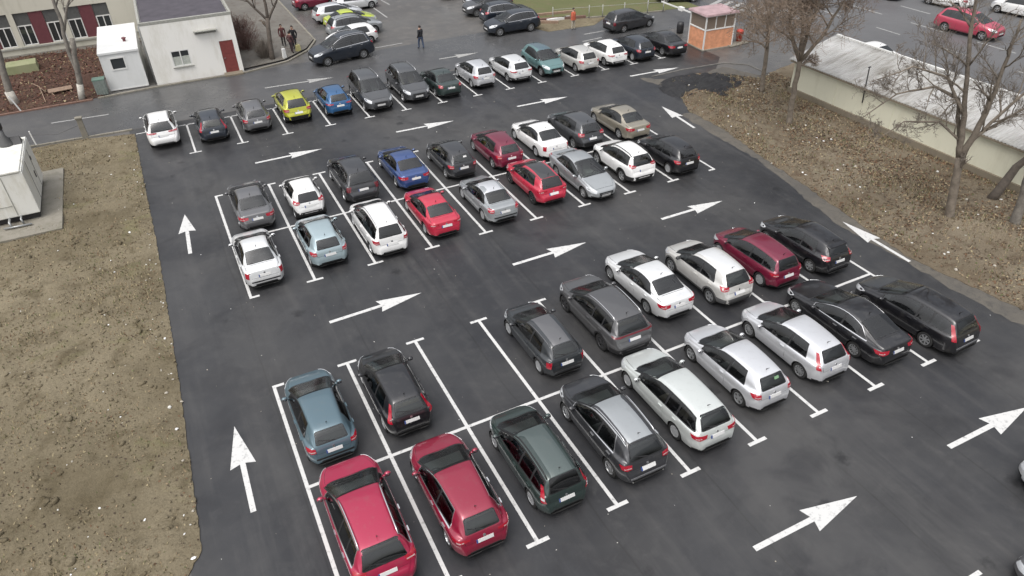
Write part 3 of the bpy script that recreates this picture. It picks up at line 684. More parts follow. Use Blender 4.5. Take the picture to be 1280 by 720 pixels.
def whitepaint():
    m, t, b = new_mat('marking_paint'); L = t.links.new; N = t.nodes.new
    g = N('ShaderNodeNewGeometry'); n = N('ShaderNodeTexNoise'); n.inputs['Scale'].default_value = 5; n.inputs['Detail'].default_value = 9; n.inputs['Roughness'].default_value = .75
    L(g.outputs['Position'], n.inputs['Vector']); r = N('ShaderNodeMapRange'); r.inputs['From Min'].default_value = .535; r.inputs['From Max'].default_value = .70; r.inputs['To Max'].default_value = .9
    L(n.outputs['Fac'], r.inputs['Value']); x = N('ShaderNodeMix'); x.data_type = 'RGBA'; x.inputs['A'].default_value = (.54, .54, .53, 1); x.inputs['B'].default_value = (.13, .13, .13, 1)
    L(r.outputs[0], x.inputs['Factor']); L(x.outputs['Result'], b.inputs['Base Color']); b.inputs['Roughness'].default_value = .6
    return m
MARK = whitepaint()
FADED = mat('faded_paint', (.30, .30, .29), .7, var=.35, vscale=8)

# ------------------------------------------------------------------ the ground and its sheets
poly_sheet('ground', [(-400, -300), (500, -300), (500, 600), (-400, 600)], -.012, LANE)
poly_sheet('road', [(-90, 37.7), (40.5, 37.7), (46, 34.0), (46, 44.9), (17.8, 44.9), (-90, 44.3)], -.006, ROAD)
poly_sheet('parking_lot', [(-14, 2.0), (-14, -30), (34, -30), (30.5, 8), (32.2, 22), (33.5, 26.6), (37.2, 30.2), (37.2, 37.3), (-3.3, 37.6), (-3.6, 2.0)], 0, ASPH)
poly_sheet('main_road', [(50, -80), (62.0, -80), (70, 140), (44, 140), (45.5, 60), (48.2, 36)], -.004, HIGH)
rng = random.Random(4)
def terrain(name, poly, m, edge=.03, lift=.14, rough=.08, step=.28, fall=.8, seed=0, hills=(), ruts=(), jit=.07):
    pts = densify(poly, step, jit, rng); P2 = [Vector(p) for p in pts]
    x0, x1 = min(p[0] for p in pts), max(p[0] for p in pts); y0, y1 = min(p[1] for p in pts), max(p[1] for p in pts)
    E = []
    for x in np.arange(x0, x1, step):
        for y in np.arange(y0, y1, step):
            a, b = x + rng.uniform(-.08, .08), y + rng.uniform(-.08, .08)
            if inpoly(a, b, pts):
                d = edge_dist(a, b, poly)
                if d > step * .55: P2.append(Vector((a, b)))
    r = delaunay_2d_cdt(P2, [], [list(range(len(pts)))], 1, 1e-5)
    V = []
    for p in r[0]:
        d = edge_dist(p.x, p.y, poly); k = min(1, d / fall); k = k * k * (3 - 2 * k)
        z = edge + lift * k + k * (rough * noise.fractal((p.x * .35, p.y * .35, seed), 1, 2, 5) + .09 * noise.fractal((p.x * 1.2, p.y * 1.2, seed + 5), .8, 2, 5))
        for ra, rb_ in ruts:
            dd = edge_dist(p.x, p.y, (ra, rb_)); z -= .07 * math.exp(-(dd / .12) ** 2) - .035 * math.exp(-((dd - .3) / .14) ** 2)
        for hx, hy, hr, hz in hills: z += hz * math.exp(-((p.x - hx) ** 2 + (p.y - hy) ** 2) / (hr * hr))
        V.append((p.x, p.y, max(z, .010)))
    n = len(V); F = [tuple(f) for f in r[2]]
    cnt = {(f[i], f[(i + 1) % 3]) for f in F for i in range(3)}; mp = {}
    for a, b in list(cnt):
        if (b, a) not in cnt:
            for q in (a, b):
                if q not in mp: mp[q] = len(V); V.append((V[q][0], V[q][1], -.03))
            F.append((b, a, mp[a], mp[b]))
    o = link(name, mesh_np(name, V, F, m)); o['kind'] = 'structure'; o.data.set_sharp_from_angle(angle=R_(60)); return o
DIRT = [(-3.02, 36.75), (-3.0, 30), (-2.93, 24), (-2.96, 18), (-3.03, 12), (-3.15, 7), (-3.22, 4.15), (-3.9, 3.2), (-5.5, .5), (-7, -4), (-30, -4), (-30, 37.6), (-6, 37.5)]
dirt = terrain('bare_earth', DIRT, SOIL, .03, .07, .08, .20, .8, 3, (), [((-4.17, 9.75), (-4.23, 6.66)), ((-3.74, 9.53), (-3.75, 5.45))], .025)
VP = [(33.51, 28.18), (30.98, 27.97), (28.67, 22.90), (28.77, 19.73), (28.14, 15.96), (27.78, 12.57), (27.25, 8.92), (26.79, 5.34), (27.10, 2.82), (27.53, 0.29), (28.6, -3), (31, -9), (36.35, -9), (36.35, 22.35), (44, 22.35), (44, 27.0), (39.5, 26.2), (36.6, 25.3), (34.5, 27.6)]
verge = terrain('verge', VP, VERGE, .02, .16, .12, .24, 1.0, 9, [(30.5, 5.2, .75, -.40), (30.7, 4.2, .8, -.45), (30.9, 3.2, .7, -.40), (31.9, 5.2, .8, .26), (32.0, 3.6, .8, .28), (29.6, 4.6, .6, .14), (30.4, 2.0, .6, .14), (33.5, 19, 2.5, .12)])
dust = [(x - .75 - .35 * math.sin(i * 2.1), y - .15) for i, (x, y) in enumerate(VP[2:11])] + [(x + .4, y) for x, y in reversed(VP[2:11])]
DUST = ground_mat('dusty_gravel', (.085, .079, .070), (.125, .112, .092), (.06, .057, .052), 1.6, (.8, .95), .5, 20., 25., ((.06, .058, .055), .9, .8))
poly_sheet('gravel_strip', densify(dust, .35, .09, random.Random(3)), .003, DUST)
poly_sheet('gravel_apron', densify([(29.43, 29.41), (31.56, 27.82), (35.99, 28.30), (37.19, 25.50), (38, 26), (34, 24), (30.2, 24.5)], .4, .12, random.Random(5)), .004, DUST)
GP = [(-60, 44.75), (-5.0, 44.75), (-4.35, 45.1), (-4.4, 57.8), (-60, 57.8)]
garden = terrain('garden_ground', GP, GARDEN, .03, .05, .05, .45, .8, 14)
poly_sheet('lawn', [(30.2, 45.6), (35.4, 43.8), (41.2, 42.6), (44.6, 41.8), (45.2, 60), (42, 90), (29, 90), (29.2, 56)], .010, LAWN)
poly_sheet('earth_strip', [(29.2, 42.2), (33.5, 41.9), (35.6, 43.4), (30.2, 45.3), (28.6, 47.0), (28.4, 44)], .004, SOIL)
poly_sheet('pavement', [(5.05, 45.45), (8.2, 46.05), (10.3, 47.9), (11.4, 50), (11.4, 75), (5.1, 75)], .10, PAVE)
# kerbs
def kerb(name, pts, w=.16, h=.11, m=CONC, z=-.02):
    mb = MB()
    for a, b in zip(pts, pts[1:]):
        d = math.atan2(b[1] - a[1], b[0] - a[0]); ln = math.hypot(b[0] - a[0], b[1] - a[1]); n = max(1, int(ln / 1.0))
        for k in range(n):
            t = (k + .5) / n; mb.box((a[0] + (b[0] - a[0]) * t, a[1] + (b[1] - a[1]) * t, z + h / 2 + rng.uniform(-.008, .008)), (ln / n - .012, w, h), d + rng.uniform(-.008, .008))
    o = mb.obj(name, m); o['kind'] = 'structure'; return bevel(o, .012, 1)
RUST = mat('red_kerb_stone', (.17, .10, .075), .9, var=.3, vscale=5)
GREYK = mat('grey_kerb_stone', (.13, .125, .115), .9, var=.3, vscale=3)
kerb('kerb', [(-40, 44.35), (-5.2, 44.45)], m=RUST)
kerb('kerb', [(-4.9, 44.55), (-1.2, 44.85), (5.2, 44.75), (8.4, 45.7), (10.4, 47.6), (11.5, 49.8), (11.5, 75)])
kerb('kerb', [(-40, 37.95), (-8.5, 37.85), (-3.1, 37.55)], .14, .10)
kerb('kerb', [(30.35, 29.25), (32.85, 29.33), (36.55, 28.96), (37.82, 27.83), (37.74, 25.94)], .12, .07, GREYK)
kerb('kerb', [(30.4, 45.35), (35.5, 43.6), (41.2, 42.35)], .12, .10)

# ------------------------------------------------------------------ painted markings
def strip(mb, a, b, w=.115, z=.0):
    d = Vector((b[0] - a[0], b[1] - a[1])); d.normalize(); n = Vector((-d.y, d.x)) * w / 2
    mb.add([(a[0] + n.x, a[1] + n.y, z), (a[0] - n.x, a[1] - n.y, z), (b[0] - n.x, b[1] - n.y, z), (b[0] + n.x, b[1] + n.y, z)], [(0, 1, 2, 3)])
mk = MB(); P0 = 2.7; ZM = .005
def bay_block(x0, p, n, y0, ym, y1):
    for i in range(n + 1):
        x = x0 + p * i; first, last = i == 0, i == n
        strip(mk, (x, y0 + .065), (x, y1 - .065), .12, ZM)
        for y, e in ((y0, 1), (y1, 1)):
            a, b = (-.06 if first else -.36), (.36 if not last else .06)
            strip(mk, (x + a, y), (x + b, y), .13, ZM)
        if i < n: strip(mk, (x + .06, ym), (x + p - .06, ym), .12, ZM)
bay_block(0, 2.7, 9, 0, 4.98, 10.0)
bay_block(.25, 2.735, 9, 15.92, 20.98, 25.95)
cx_ = [0, 2.69, 5.38, 8.04, 10.59, 13.06, 15.6, 18.15, 20.6, 23.1, 25.75, 28.3, 30.8, 33.3]
for i, x in enumerate(cx_):
    strip(mk, (x, 32.22), (x, 36.67), .11, ZM); strip(mk, (x - .34, 32.15), (x + .34, 32.15), .12, ZM)
    if i < 13: strip(mk, (x + .06, 36.73), (cx_[i + 1] - .06, 36.73), .10, ZM)
strip(mk, (-2.95, 36.73), (-.06, 36.73), .10, ZM)
for x in (10, 12.55, 15.24, 17.94, 20.64, 23.3): strip(mk, (x, -6.4), (x, -11), .12, ZM); strip(mk, (x - .36, -6.33), (x + .36, -6.33), .13, ZM)
o = mk.obj('bay_markings', MARK); o['kind'] = 'structure'
mk2 = MB()
for a, b in [((-7.72, 41.35), (-4.35, 41.09)), ((31.36, 40.11), (33.59, 40.07)), ((18.77, 57.89), (18.85, 53.22)), ((15.23, 45.46), (17.54, 45.53)), ((20.26, 59.31), (20.43, 57.21)), ((30.26, 38.55), (32.14, 38.66))]: strip(mk2, a, b, .14, .002)
for k in range(9): a = Vector((45.1 + k * .52, 41.4 - k * .86)); strip(mk2, a, (a.x + 2.6, a.y + 1.2), .42, .002)
for y in range(-58, 130, 6): strip(mk2, (56.4, y), (56.4, y + 3.1), .16, .002); strip(mk2, (52.95, y + 1.3), (52.95, y + 3.6), .14, .002)
for y in range(-60, 130, 6): strip(mk2, (59.9, y), (59.9, y + 3), .16, .002)
o = mk2.obj('road_markings', FADED); o['kind'] = 'structure'
def arrow(a, b, k=1., m=MARK):
    a, b = Vector(a), Vector(b); d = (b - a).normalized(); n = Vector((-d.y, d.x)); h = b - d * 1.85 * k
    mb = MB(); P = [a + n * .085, a - n * .085, h - n * .085 + d * .06, h - n * .40 - d * .05, b, h + n * .40 - d * .05, h + n * .085 + d * .06]
    mb.add([(p.x, p.y, ZM) for p in P], [(0, 1, 2, 6), (2, 3, 4), (6, 2, 4), (6, 4, 5)])
    o = mb.obj('painted_arrow', m); o['kind'] = 'structure'
for a, b in [((-1.66, 4.84), (-1.60, 8.68)), ((-1.62, 20.78), (-1.43, 24.75)), ((2.76, 12.71), (6.75, 12.84)), ((11.09, 12.88), (14.92, 12.91)), ((19.21, 12.96), (22.97, 12.97)), ((10.69, -2.99), (14.64, -3.02)),
             ((26.53, 4.83), (26.61, 8.67)), ((27.38, 20.78), (27.69, 24.51)), ((2.82, 28.96), (6.69, 28.97)), ((11.29, 29.10), (15.08, 28.97)), ((19.56, 29.08), (23.3, 28.93)), ((29.08, 30.1), (33.1, 29.85)), ((18.72, -3.01), (22.57, -3.05))]: arrow(a, b)
for a, b in [((5.67, 40.8), (10.54, 40.5)), ((18.66, 40.36), (21.9, 40.25))]: arrow(a, b, 1, FADED)

# ------------------------------------------------------------------ buildings
def wall_mat(name, c, stain, rough=.85, sc=1.2):
    m, t, b = new_mat(name); L = t.links.new; N = t.nodes.new
    g = N('ShaderNodeNewGeometry'); mp = N('ShaderNodeMapping'); mp.inputs['Scale'].default_value = (1, 1, .28); L(g.outputs['Position'], mp.inputs[0])
    n = N('ShaderNodeTexNoise'); n.inputs['Scale'].default_value = sc; n.inputs['Detail'].default_value = 9; n.inputs['Roughness'].default_value = .7; L(mp.outputs[0], n.inputs['Vector'])
    r = N('ShaderNodeMapRange'); r.inputs['From Min'].default_value = .48; r.inputs['From Max'].default_value = .76; L(n.outputs['Fac'], r.inputs['Value'])
    x = N('ShaderNodeMix'); x.data_type = 'RGBA'; x.inputs['A'].default_value = (*c, 1); x.inputs['B'].default_value = (*stain, 1); L(r.outputs[0], x.inputs['Factor']); L(x.outputs['Result'], b.inputs['Base Color'])
    b.inputs['Roughness'].default_value = rough
    n2 = N('ShaderNodeTexNoise'); n2.inputs['Scale'].default_value = 25; n2.inputs['Detail'].default_value = 5; L(g.outputs['Position'], n2.inputs['Vector'])
    bp = N('ShaderNodeBump'); bp.inputs['Strength'].default_value = .2; bp.inputs['Distance'].default_value = .02; L(n2.outputs['Fac'], bp.inputs['Height']); L(bp.outputs[0], b.inputs['Normal'])
    return m
CREAM = wall_mat('cream_render', (.55, .53, .45), (.40, .385, .31))
WHITEW = wall_mat('white_render', (.78, .77, .73), (.60, .58, .51))
SHEDW = wall_mat('shed_render', (.62, .61, .49), (.50, .48, .37))
KIOSKW = wall_mat('white_panel', (.68, .69, .68), (.60, .61, .59), .5)
PLINTH = wall_mat('plinth_concrete', (.20, .17, .125), (.13, .11, .08))
MAROON = mat('maroon_panel', (.125, .036, .044), .6, var=.15); GREYPAN = mat('grey_panel', (.085, .087, .085), .6, var=.2)
WFRAME = mat('white_frame', (.68, .68, .66), .5); PANE = mat('window_pane', (.03, .034, .036), .06, spec=.7); CURT = mat('net_curtain', (.40, .42, .38), .9, var=.2, vscale=9)
REDDOOR = mat('red_door', (.19, .045, .04), .5, var=.15); DARKROOF = mat('felt_roof', (.062, .055, .066), .6, var=.3, vscale=1.2, coords='Object'); LEDGE = mat('grey_ledge', (.30, .30, .27), .8, var=.2)
GALV = mat('galvanised', (.33, .34, .34), .4, .6); BLACKM = mat('black_metal', (.02, .02, .022), .5)
def window(parent, x0, x1, z0, z1, y, panes=2, fr=.06, curtain=0., sill=True):
    """a window in a wall that faces -y"""
    f = MB(); w, h = x1 - x0, z1 - z0; cx, cz = (x0 + x1) / 2, (z0 + z1) / 2
    f.box((cx, y - .02, z1 - fr / 2), (w, .09, fr)); f.box((cx, y - .02, z0 + fr / 2), (w, .09, fr))
    for x in [x0 + fr / 2, x1 - fr / 2] + [x0 + w * k / panes for k in range(1, panes)]: f.box((x, y - .022, cz), (fr, .085, h - 2 * fr))
    o = f.obj('window', WFRAME, parent)
    for k in range(panes):
        a, b = x0 + w * k / panes + fr * .55, x0 + w * (k + 1) / panes - fr * .55
        MB().box(((a + b) / 2, y - .005, cz), (b - a, .02, h - 2 * fr)).obj('pane', PANE, o)
        if curtain: MB().box(((a + b) / 2, y - .018, z0 + fr + (h - 2 * fr) * curtain / 2), (b - a, .008, (h - 2 * fr) * curtain)).obj('curtain', CURT, o)
    if sill: MB().box((cx, y - .07, z0 - .035), (w + .16, .20, .05)).obj('sill', LEDGE, o)
    return o
def hole_wall(mb, x0, x1, z0, z1, y, holes, depth=.18):
    """wall sheet facing -y with openings (each x0,x1,z0,z1) and reveals"""
    xs_ = sorted({x0, x1, *[h[0] for h in holes], *[h[1] for h in holes]}); zs_ = sorted({z0, z1, *[h[2] for h in holes], *[h[3] for h in holes]})
    for a, b in zip(xs_, xs_[1:]):
        for c, d in zip(zs_, zs_[1:]):
            if any(h[0] <= (a + b) / 2 <= h[1] and h[2] <= (c + d) / 2 <= h[3] for h in holes): continue
            mb.add([(a, y, c), (b, y, c), (b, y, d), (a, y, d)], [(0, 1, 2, 3)])
    for a, b, c, d in holes:
        mb.add([(a, y, c), (b, y, c), (b, y, d), (a, y, d), (a, y + depth, c), (b, y + depth, c), (b, y + depth, d), (a, y + depth, d)], [(0, 4, 5, 1), (1, 5, 6, 2), (2, 6, 7, 3), (3, 7, 4, 0), (4, 7, 6, 5)])
# long cream building at the back left
sch = empty('school_building', (-20, 58, 0), 0, 'long cream building with maroon panels between its windows behind the leafy garden', 'building')
sw = MB(); holes = []; groups = [-2.95 - 3.55 * k for k in range(11)]
for g in groups: holes.append((g - 3.15 + 20, g + 20, .66, 3.15))
hole_wall(sw, -30, 19.1, -.1, 7.4, 0, holes, .22)
sw.add([(-30, 0, -.1), (19.1, 0, -.1), (19.1, 12, -.1), (-30, 12, -.1), (-30, 0, 7.4), (19.1, 0, 7.4), (19.1, 12, 7.4), (-30, 12, 7.4)], [(4, 5, 6, 7), (1, 2, 6, 5), (2, 3, 7, 6), (3, 0, 4, 7)])
sw.obj('wall', CREAM, sch)
MB().box((-5.45, 5.8, 7.5), (49.9, 12.8, .2)).obj('roof', DARKROOF, sch)
MB().box((-5.45, -.06, .575), (49.1, .12, .11)).obj('ledge', LEDGE, sch)
MB().box((-5.45, -.5, .02), (49.1, .96, .12)).obj('base_paving', PAVE, sch)
for g in groups:
    a = g - 3.15 + 20
    MB().box((a + .52, .16, 2.68), (1.02, .06, .92)).obj('grey_panel', GREYPAN, sch); MB().box((a + 2.60, .16, 2.68), (1.08, .06, .92)).obj('grey_panel', GREYPAN, sch)
    MB().box((a + 1.54, .12, 1.905), (.98, .08, 2.47)).obj('maroon_panel', MAROON, sch)
    window(sch, a + .03, a + 1.03, .68, 2.2, .14, 2, .07, 0, False); window(sch, a + 2.08, a + 3.12, .68, 2.2, .14, 2, .07, 0, False)
# small white building with the red door
wb = empty('white_building', (0, 45.3, 0), math.radians(-1.2), 'small whitewashed building with a flat dark roof and one red door', 'building')
b_ = MB(); hole_wall(b_, -1.0, 5.02, -.05, 4.08, 0, [(.42, 1.66, 1.04, 2.17), (3.78, 4.72, .06, 2.36)], .14)
b_.add([(-1, 0, -.05), (5.02, 0, -.05), (5.02, 11, -.05), (-1, 11, -.05), (-1, 0, 4.08), (5.02, 0, 4.08), (5.02, 11, 4.08), (-1, 11, 4.08)], [(4, 5, 6, 7), (1, 2, 6, 5), (2, 3, 7, 6), (3, 0, 4, 7)]); b_.obj('wall', WHITEW, wb)
r_ = MB().box((2.01, 5.6, 4.12), (5.72, 10.7, .09)).obj('roof', DARKROOF, wb)
rb_ = MB(); 
for c, d in (((2.01, .09, 4.17), (6.1, .2, .19)), ((-.98, 5.6, 4.17), (.16, 10.8, .19)), ((5.0, 5.6, 4.17), (.16, 10.8, .19))): rb_.box(c, d)
rb_.obj('roof_edge', LEDGE, wb)
window(wb, .42, 1.66, 1.04, 2.17, .06, 2, .07, .62)
dr = MB().box((4.25, .06, 1.21), (.92, .06, 2.28)); dr.box((4.25, .025, 1.8), (.66, .02, .7)); dr.box((4.25, .025, .75), (.66, .02, .8)); dr = dr.obj('door', REDDOOR, wb); MB().box((3.92, -.03, 1.15), (.1, .05, .03)).obj('handle', GALV, dr)
MB().box((4.25, -.35, .03), (1.3, .7, .16)).obj('doorstep', PLINTH, wb)
sh = MB().box((3.05, -.18, 3.28), (1.55, .34, .05)).box((3.05, -.06, 3.10), (1.45, .1, .05)); [sh.box((x, -.1, 3.18), (.05, .22, .2)) for x in (2.4, 3.7)]; sh.obj('awning_bracket', LEDGE, wb)
pp = MB(); pp.tube([(-1.08, .35, 0), (-1.08, .35, 3.9), (-1.0, .5, 4.1)], .05, 8); pp.tube([(-1.1, 1.2, .2), (-1.1, 1.2, 3.0)], .03, 6); pp.obj('drainpipe', GALV, wb, True)
gut = MB(); gut.box((-1.12, 2.4, 2.0), (.2, .5, .4)).box((-1.1, 1.9, 2.7), (.14, .3, .25)); gut.obj('meter_box', LEDGE, wb)
# white cabin beside it
kc = empty('site_cabin', (-2.79, 45.48, 0), math.radians(-1.5), 'small white prefabricated cabin with one square window beside the whitewashed building', 'cabin')
c_ = MB(); hole_wall(c_, -1.25, 1.25, .04, 2.56, 0, [(-.72, .28, 1.40, 2.28)], .1)
c_.add([(-1.25, 0, .04), (1.25, 0, .04), (1.25, 7, .04), (-1.25, 7, .04), (-1.25, 0, 2.56), (1.25, 0, 2.56), (1.25, 7, 2.56), (-1.25, 7, 2.56)], [(4, 5, 6, 7), (1, 2, 6, 5), (2, 3, 7, 6), (3, 0, 4, 7)]); c_.obj('wall', KIOSKW, kc)
rr = MB().box((0, 3.48, 2.62), (2.58, 7.12, .10)); rr.box((0, -.06, 2.60), (2.58, .05, .13)); rr.obj('roof', KIOSKW, kc)
window(kc, -.72, .28, 1.40, 2.28, .03, 1, .09, 0, False)
cf = MB(); [cf.box((x, y, .0), (.14, .14, .12)) for x in (-1.1, 1.1) for y in (.1, 3.5, 6.9)]; cf.obj('foot', PLINTH, kc)
ct = MB(); [ct.box((x, -.006, 1.3), (.07, .03, 2.5)) for x in (-1.225, 1.225)]; ct.box((0, -.006, .08), (2.38, .03, .08)); ct.obj('corner_trim', WFRAME, kc)
vn = MB(); vn.lathe([(.1, 2.66), (.1, 2.85), (.16, 2.86), (.16, 2.92), (.01, 2.98)], 10, 'Z', (.5, 2.2, 0)); vn.obj('roof_vent', MAROON, kc)
# long shed behind the verge
shd = empty('shed_building', (36.5, 22.4, 0), 0, 'long low cream shed with a corrugated grey roof behind the verge', 'shed')
s_ = MB(); s_.add([(0, 0, -.1), (0, -40, -.1), (3.4, -40, -.1), (3.4, 0, -.1), (0, 0, 2.12), (0, -40, 2.12), (3.4, -40, 2.95), (3.4, 0, 2.95)], [(0, 1, 5, 4), (1, 2, 6, 5), (2, 3, 7, 6), (3, 0, 4, 7)])
for k in range(1, 10): s_.box((-.012, -4.2 * k + .6, 1.05), (.03, .06, 2.1))
s_.obj('wall', SHEDW, shd)
MB().box((-.07, -20, .14), (.14, 40.1, .46)).obj('plinth', PLINTH, shd)
V = []; F = []; nx = 8; ys = np.arange(.35, -40.3, -.048)
for i, y in enumerate(ys):
    for j in range(nx + 1):
        t = j / nx; x = -.22 + 3.85 * t; V.append((x, y, 2.17 + .93 * t + .026 * math.cos(2 * math.pi * y / .19) + .012 * noise.noise((x * 1.3, y * .8, 3.)) - (.012 if (j % 3 == 0) else 0)))
n1 = nx + 1; F = [(i * n1 + j, (i + 1) * n1 + j, (i + 1) * n1 + j + 1, i * n1 + j + 1) for i in range(len(ys) - 1) for j in range(nx)]
def roofmat():
    m, t, b = new_mat('fibre_cement_roof'); L = t.links.new; N = t.nodes.new
    g = N('ShaderNodeNewGeometry'); mp = N('ShaderNodeMapping'); mp.inputs['Scale'].default_value = (.35, 2.6, 1); L(g.outputs['Position'], mp.inputs[0])
    n = N('ShaderNodeTexNoise'); n.inputs['Scale'].default_value = 1.1; n.inputs['Detail'].default_value = 9; n.inputs['Roughness'].default_value = .75; L(mp.outputs[0], n.inputs['Vector'])
    n2 = N('ShaderNodeTexNoise'); n2.inputs['Scale'].default_value = .35; n2.inputs['Detail'].default_value = 6; L(g.outputs['Position'], n2.inputs['Vector'])
    ad = N('ShaderNodeMath'); ad.operation = 'MULTIPLY_ADD'; ad.inputs[1].default_value = .6; L(n2.outputs['Fac'], ad.inputs[0]); L(n.outputs['Fac'], ad.inputs[2])
    cr = N('ShaderNodeValToRGB'); L(ad.outputs[0], cr.inputs[0]); e = cr.color_ramp.elements
    e[0].position = .58; e[0].color = (.17, .16, .14, 1); e[1].position = .98; e[1].color = (.42, .42, .415, 1); q = e.new(.76); q.color = (.30, .295, .28, 1)
    L(cr.outputs[0], b.inputs['Base Color']); b.inputs['Roughness'].default_value = .75; return m
RM = roofmat(); rfo = link('roof', mesh_np('roof', V, F, RM), shd); md = rfo.modifiers.new('thick', 'SOLIDIFY'); md.thickness = .02
MB().box((3.66, -20, 3.10), (.12, 40.6, .16)).obj('roof_edge', WFRAME, shd)
MB().tube([(-.12, -5.75, 1.25), (-.14, -5.6, 3.35)], .035, 8).box((-.13, -5.6, 3.36), (.2, .06, .04)).obj('vent_pipe', BLACKM, shd)
MB().box((-.19, -20, 2.08), (.10, 40.4, .09)).obj('gutter', PLINTH, shd)
# ticket booth
ORANGE = mat('orange_panel', (.64, .30, .17), .6, var=.22, vscale=3); PINKROOF = mat('faded_red_roof', (.36, .25, .26), .6, var=.25, vscale=2); BOOTHG = mat('booth_glass', (.19, .15, .12), .12, spec=.6)
bt = empty('ticket_booth', (38.4, 32.9, 0), math.radians(-4), 'orange ticket booth with white frame and faded red roof beside the barrier', 'booth')
b1 = MB().box((0, 0, .74), (2.62, 2.02, 1.46)); b1.obj('lower_panel', ORANGE, bt); MB().box((0, 0, 1.99), (2.56, 1.96, .94)).obj('glazing', BOOTHG, bt)
fb = MB(); [fb.box((x, y, 1.25), (.09, .09, 2.5)) for x in (-1.3, 1.3) for y in (-1.0, 1.0)]; [fb.box((x, y, 1.98), (.06, .06, .96)) for x in (-.43, .43) for y in (-1.0, 1.0)]
for z in (1.5, 2.48): [fb.box((0, y, z), (2.5, .1, .08)) for y in (-1.0, 1.0)]; [fb.box((x, 0, z), (.1, 1.9, .08)) for x in (-1.3, 1.3)]
fb.obj('frame', WFRAME, bt); rf_ = MB().box((0, 0, 2.60), (3.0, 2.4, .14), 0, .97).obj('roof', PINKROOF, bt); bevel(rf_, .02)
MB().box((0, 0, .02), (2.9, 2.3, .08)).obj('base_slab', CONC, bt)
bb = empty('boom_barrier', (40.35, 37.3, 0), 0, 'white lowered boom barrier across the exit lane by the booth', 'barrier')
MB().box((0, 0, .5), (.34, .34, 1.0)).obj('cabinet', WFRAME, bb); bm_ = MB().box((.05, 2.3, .98), (.07, 4.8, .10)); bm_.obj('boom', WFRAME, bb); MB().box((.05, 1.9, 1.0), (.30, .55, .28)).obj('box', WFRAME, bb); MB().box((0, -.35, .98), (.2, .5, .2)).obj('counterweight', BLACKM, bb)
rb2 = empty('rubbish_bin', (40.75, 32.25, 0), 0, 'bright red round rubbish bin on a pale slab beside the booth', 'bin')
REDP = mat('red_plastic', (.50, .05, .03), .45); m = MB(); m.lathe([(.22, .06), (.27, .75), (.29, .76), (.29, .80), (.26, .80)], 16); m.obj('bin', REDP, rb2, True); m = MB(); m.lathe([(.30, .80), (.29, .90), (.18, .98), (.02, 1.0)], 16); m.obj('lid', REDP, rb2, True)
pz_ = MB(); pz_.box((40.3, 31.9, .05), (2.0, .7, .09), .1); o = tag(bevel(pz_.obj('concrete_slab', CONC), .02), 'pale concrete slab under the red bin', 'slab')
bk = MB(); bk.lathe([(.26, 0), (.29, .3), (.29, .62), (.25, .86), (.02, .88)], 14, 'Z', (0, 0, 0)); tag(bk.obj('barrel', BLACKM, None, True, (38.3, 36.5, 0)), 'black barrel standing at the mouth of the exit lane', 'barrel')
# machine box on a concrete pad
pad = MB().box((-9.0, 29.6, .08), (4.2, 7.4, .22)); tag(bevel(pad.obj('concrete_pad', CONC), .015), 'flat weathered concrete pad under the white machine cabinet', 'concrete pad')
GENW = wall_mat('cabinet_white', (.70, .70, .66), (.52, .50, .42), .45, 2.0)
ge = empty('generator', (-10.3, 29.75, .19), 0, 'large white generator cabinet with a dark exhaust on the concrete pad', 'generator')
cab = MB().box((0, 0, 1.42), (5.1, 4.6, 2.16)); cab = bevel(cab.obj('cabinet', GENW, ge), .05)
lid = MB().box((0, 0, 2.535), (5.04, 4.5, .07)).box((1.6, -.2, 2.60), (1.7, 4.3, .08)).box((-.9, -.2, 2.59), (1.8, 4.3, .06)); bevel(lid.obj('top_cover', GENW, ge), .02)
MB().box((0, 0, .20), (4.9, 4.3, .30)).obj('base_frame', BLACKM, ge)
ft = MB(); [ft.box((x, y, .03), (.3, .3, .08)) for x in (-2.2, 2.2) for y in (-2, 0, 2)]; ft.obj('foot', GREYP, ge)
ex = MB(); ex.lathe([(.34, 2.56), (.34, 2.75), (.13, 3.15), (.13, 3.55)], 16, 'Z', (1.75, 1.3, 0)); eo = ex.obj('exhaust', GREYP, ge, True); MB().lathe([(.16, 3.5), (.18, 3.8), (.14, 3.82)], 12, 'Z', (1.75, 1.3, 0)).obj('cap', BLACKM, eo, True)
for x in (2.1, .9): 
    c = MB(); c.add([(x - .35, 1.05, 2.58), (x + .35, 1.05, 2.58), (x + .35, 1.75, 2.58), (x - .35, 1.75, 2.58), (x - .30, 1.4, 2.98), (x + .30, 1.4, 2.98)], [(0, 1, 5, 4), (1, 2, 5), (2, 3, 4, 5), (3, 0, 4)]); c.obj('vent_hood', BLACKM, ge)
MB().lathe([(.28, 2.6), (.28, 2.66), (.02, 2.68)], 18, 'Z', (.9, -1.3, 0)).obj('hatch', LEDGE, ge)
sd_ = MB(); [sd_.box((2.556, y, 1.42), (.012, .02, 2.0)) for y in (-.75, .8)]; sd_.box((2.565, .35, 1.25), (.03, .14, .34)); sd_.box((2.565, .95, 1.9), (.02, .1, .2)); sd_.obj('door_latch', BLACKM, ge)
fp = MB(); [fp.box((x, -2.31, 1.42), (.03, .02, 2.0)) for x in (-1.7, 0, 1.6)]; fp.box((.8, -2.315, .95), (1.5, .02, .02)); fp.obj('panel_seam', LEDGE, ge)
pi = MB(); pi.tube([(1.2, -2.1, .35), (1.2, -2.75, .3), (1.25, -2.8, .05)], .06, 8); pi.tube([(1.7, -2.1, .35), (1.7, -2.6, .32), (1.75, -2.65, .05)], .05, 8); pi.tube([(.9, -2.8, .1), (2.1, -2.85, .08)], .05, 8); pi.obj('pipe', GALV, ge, True)
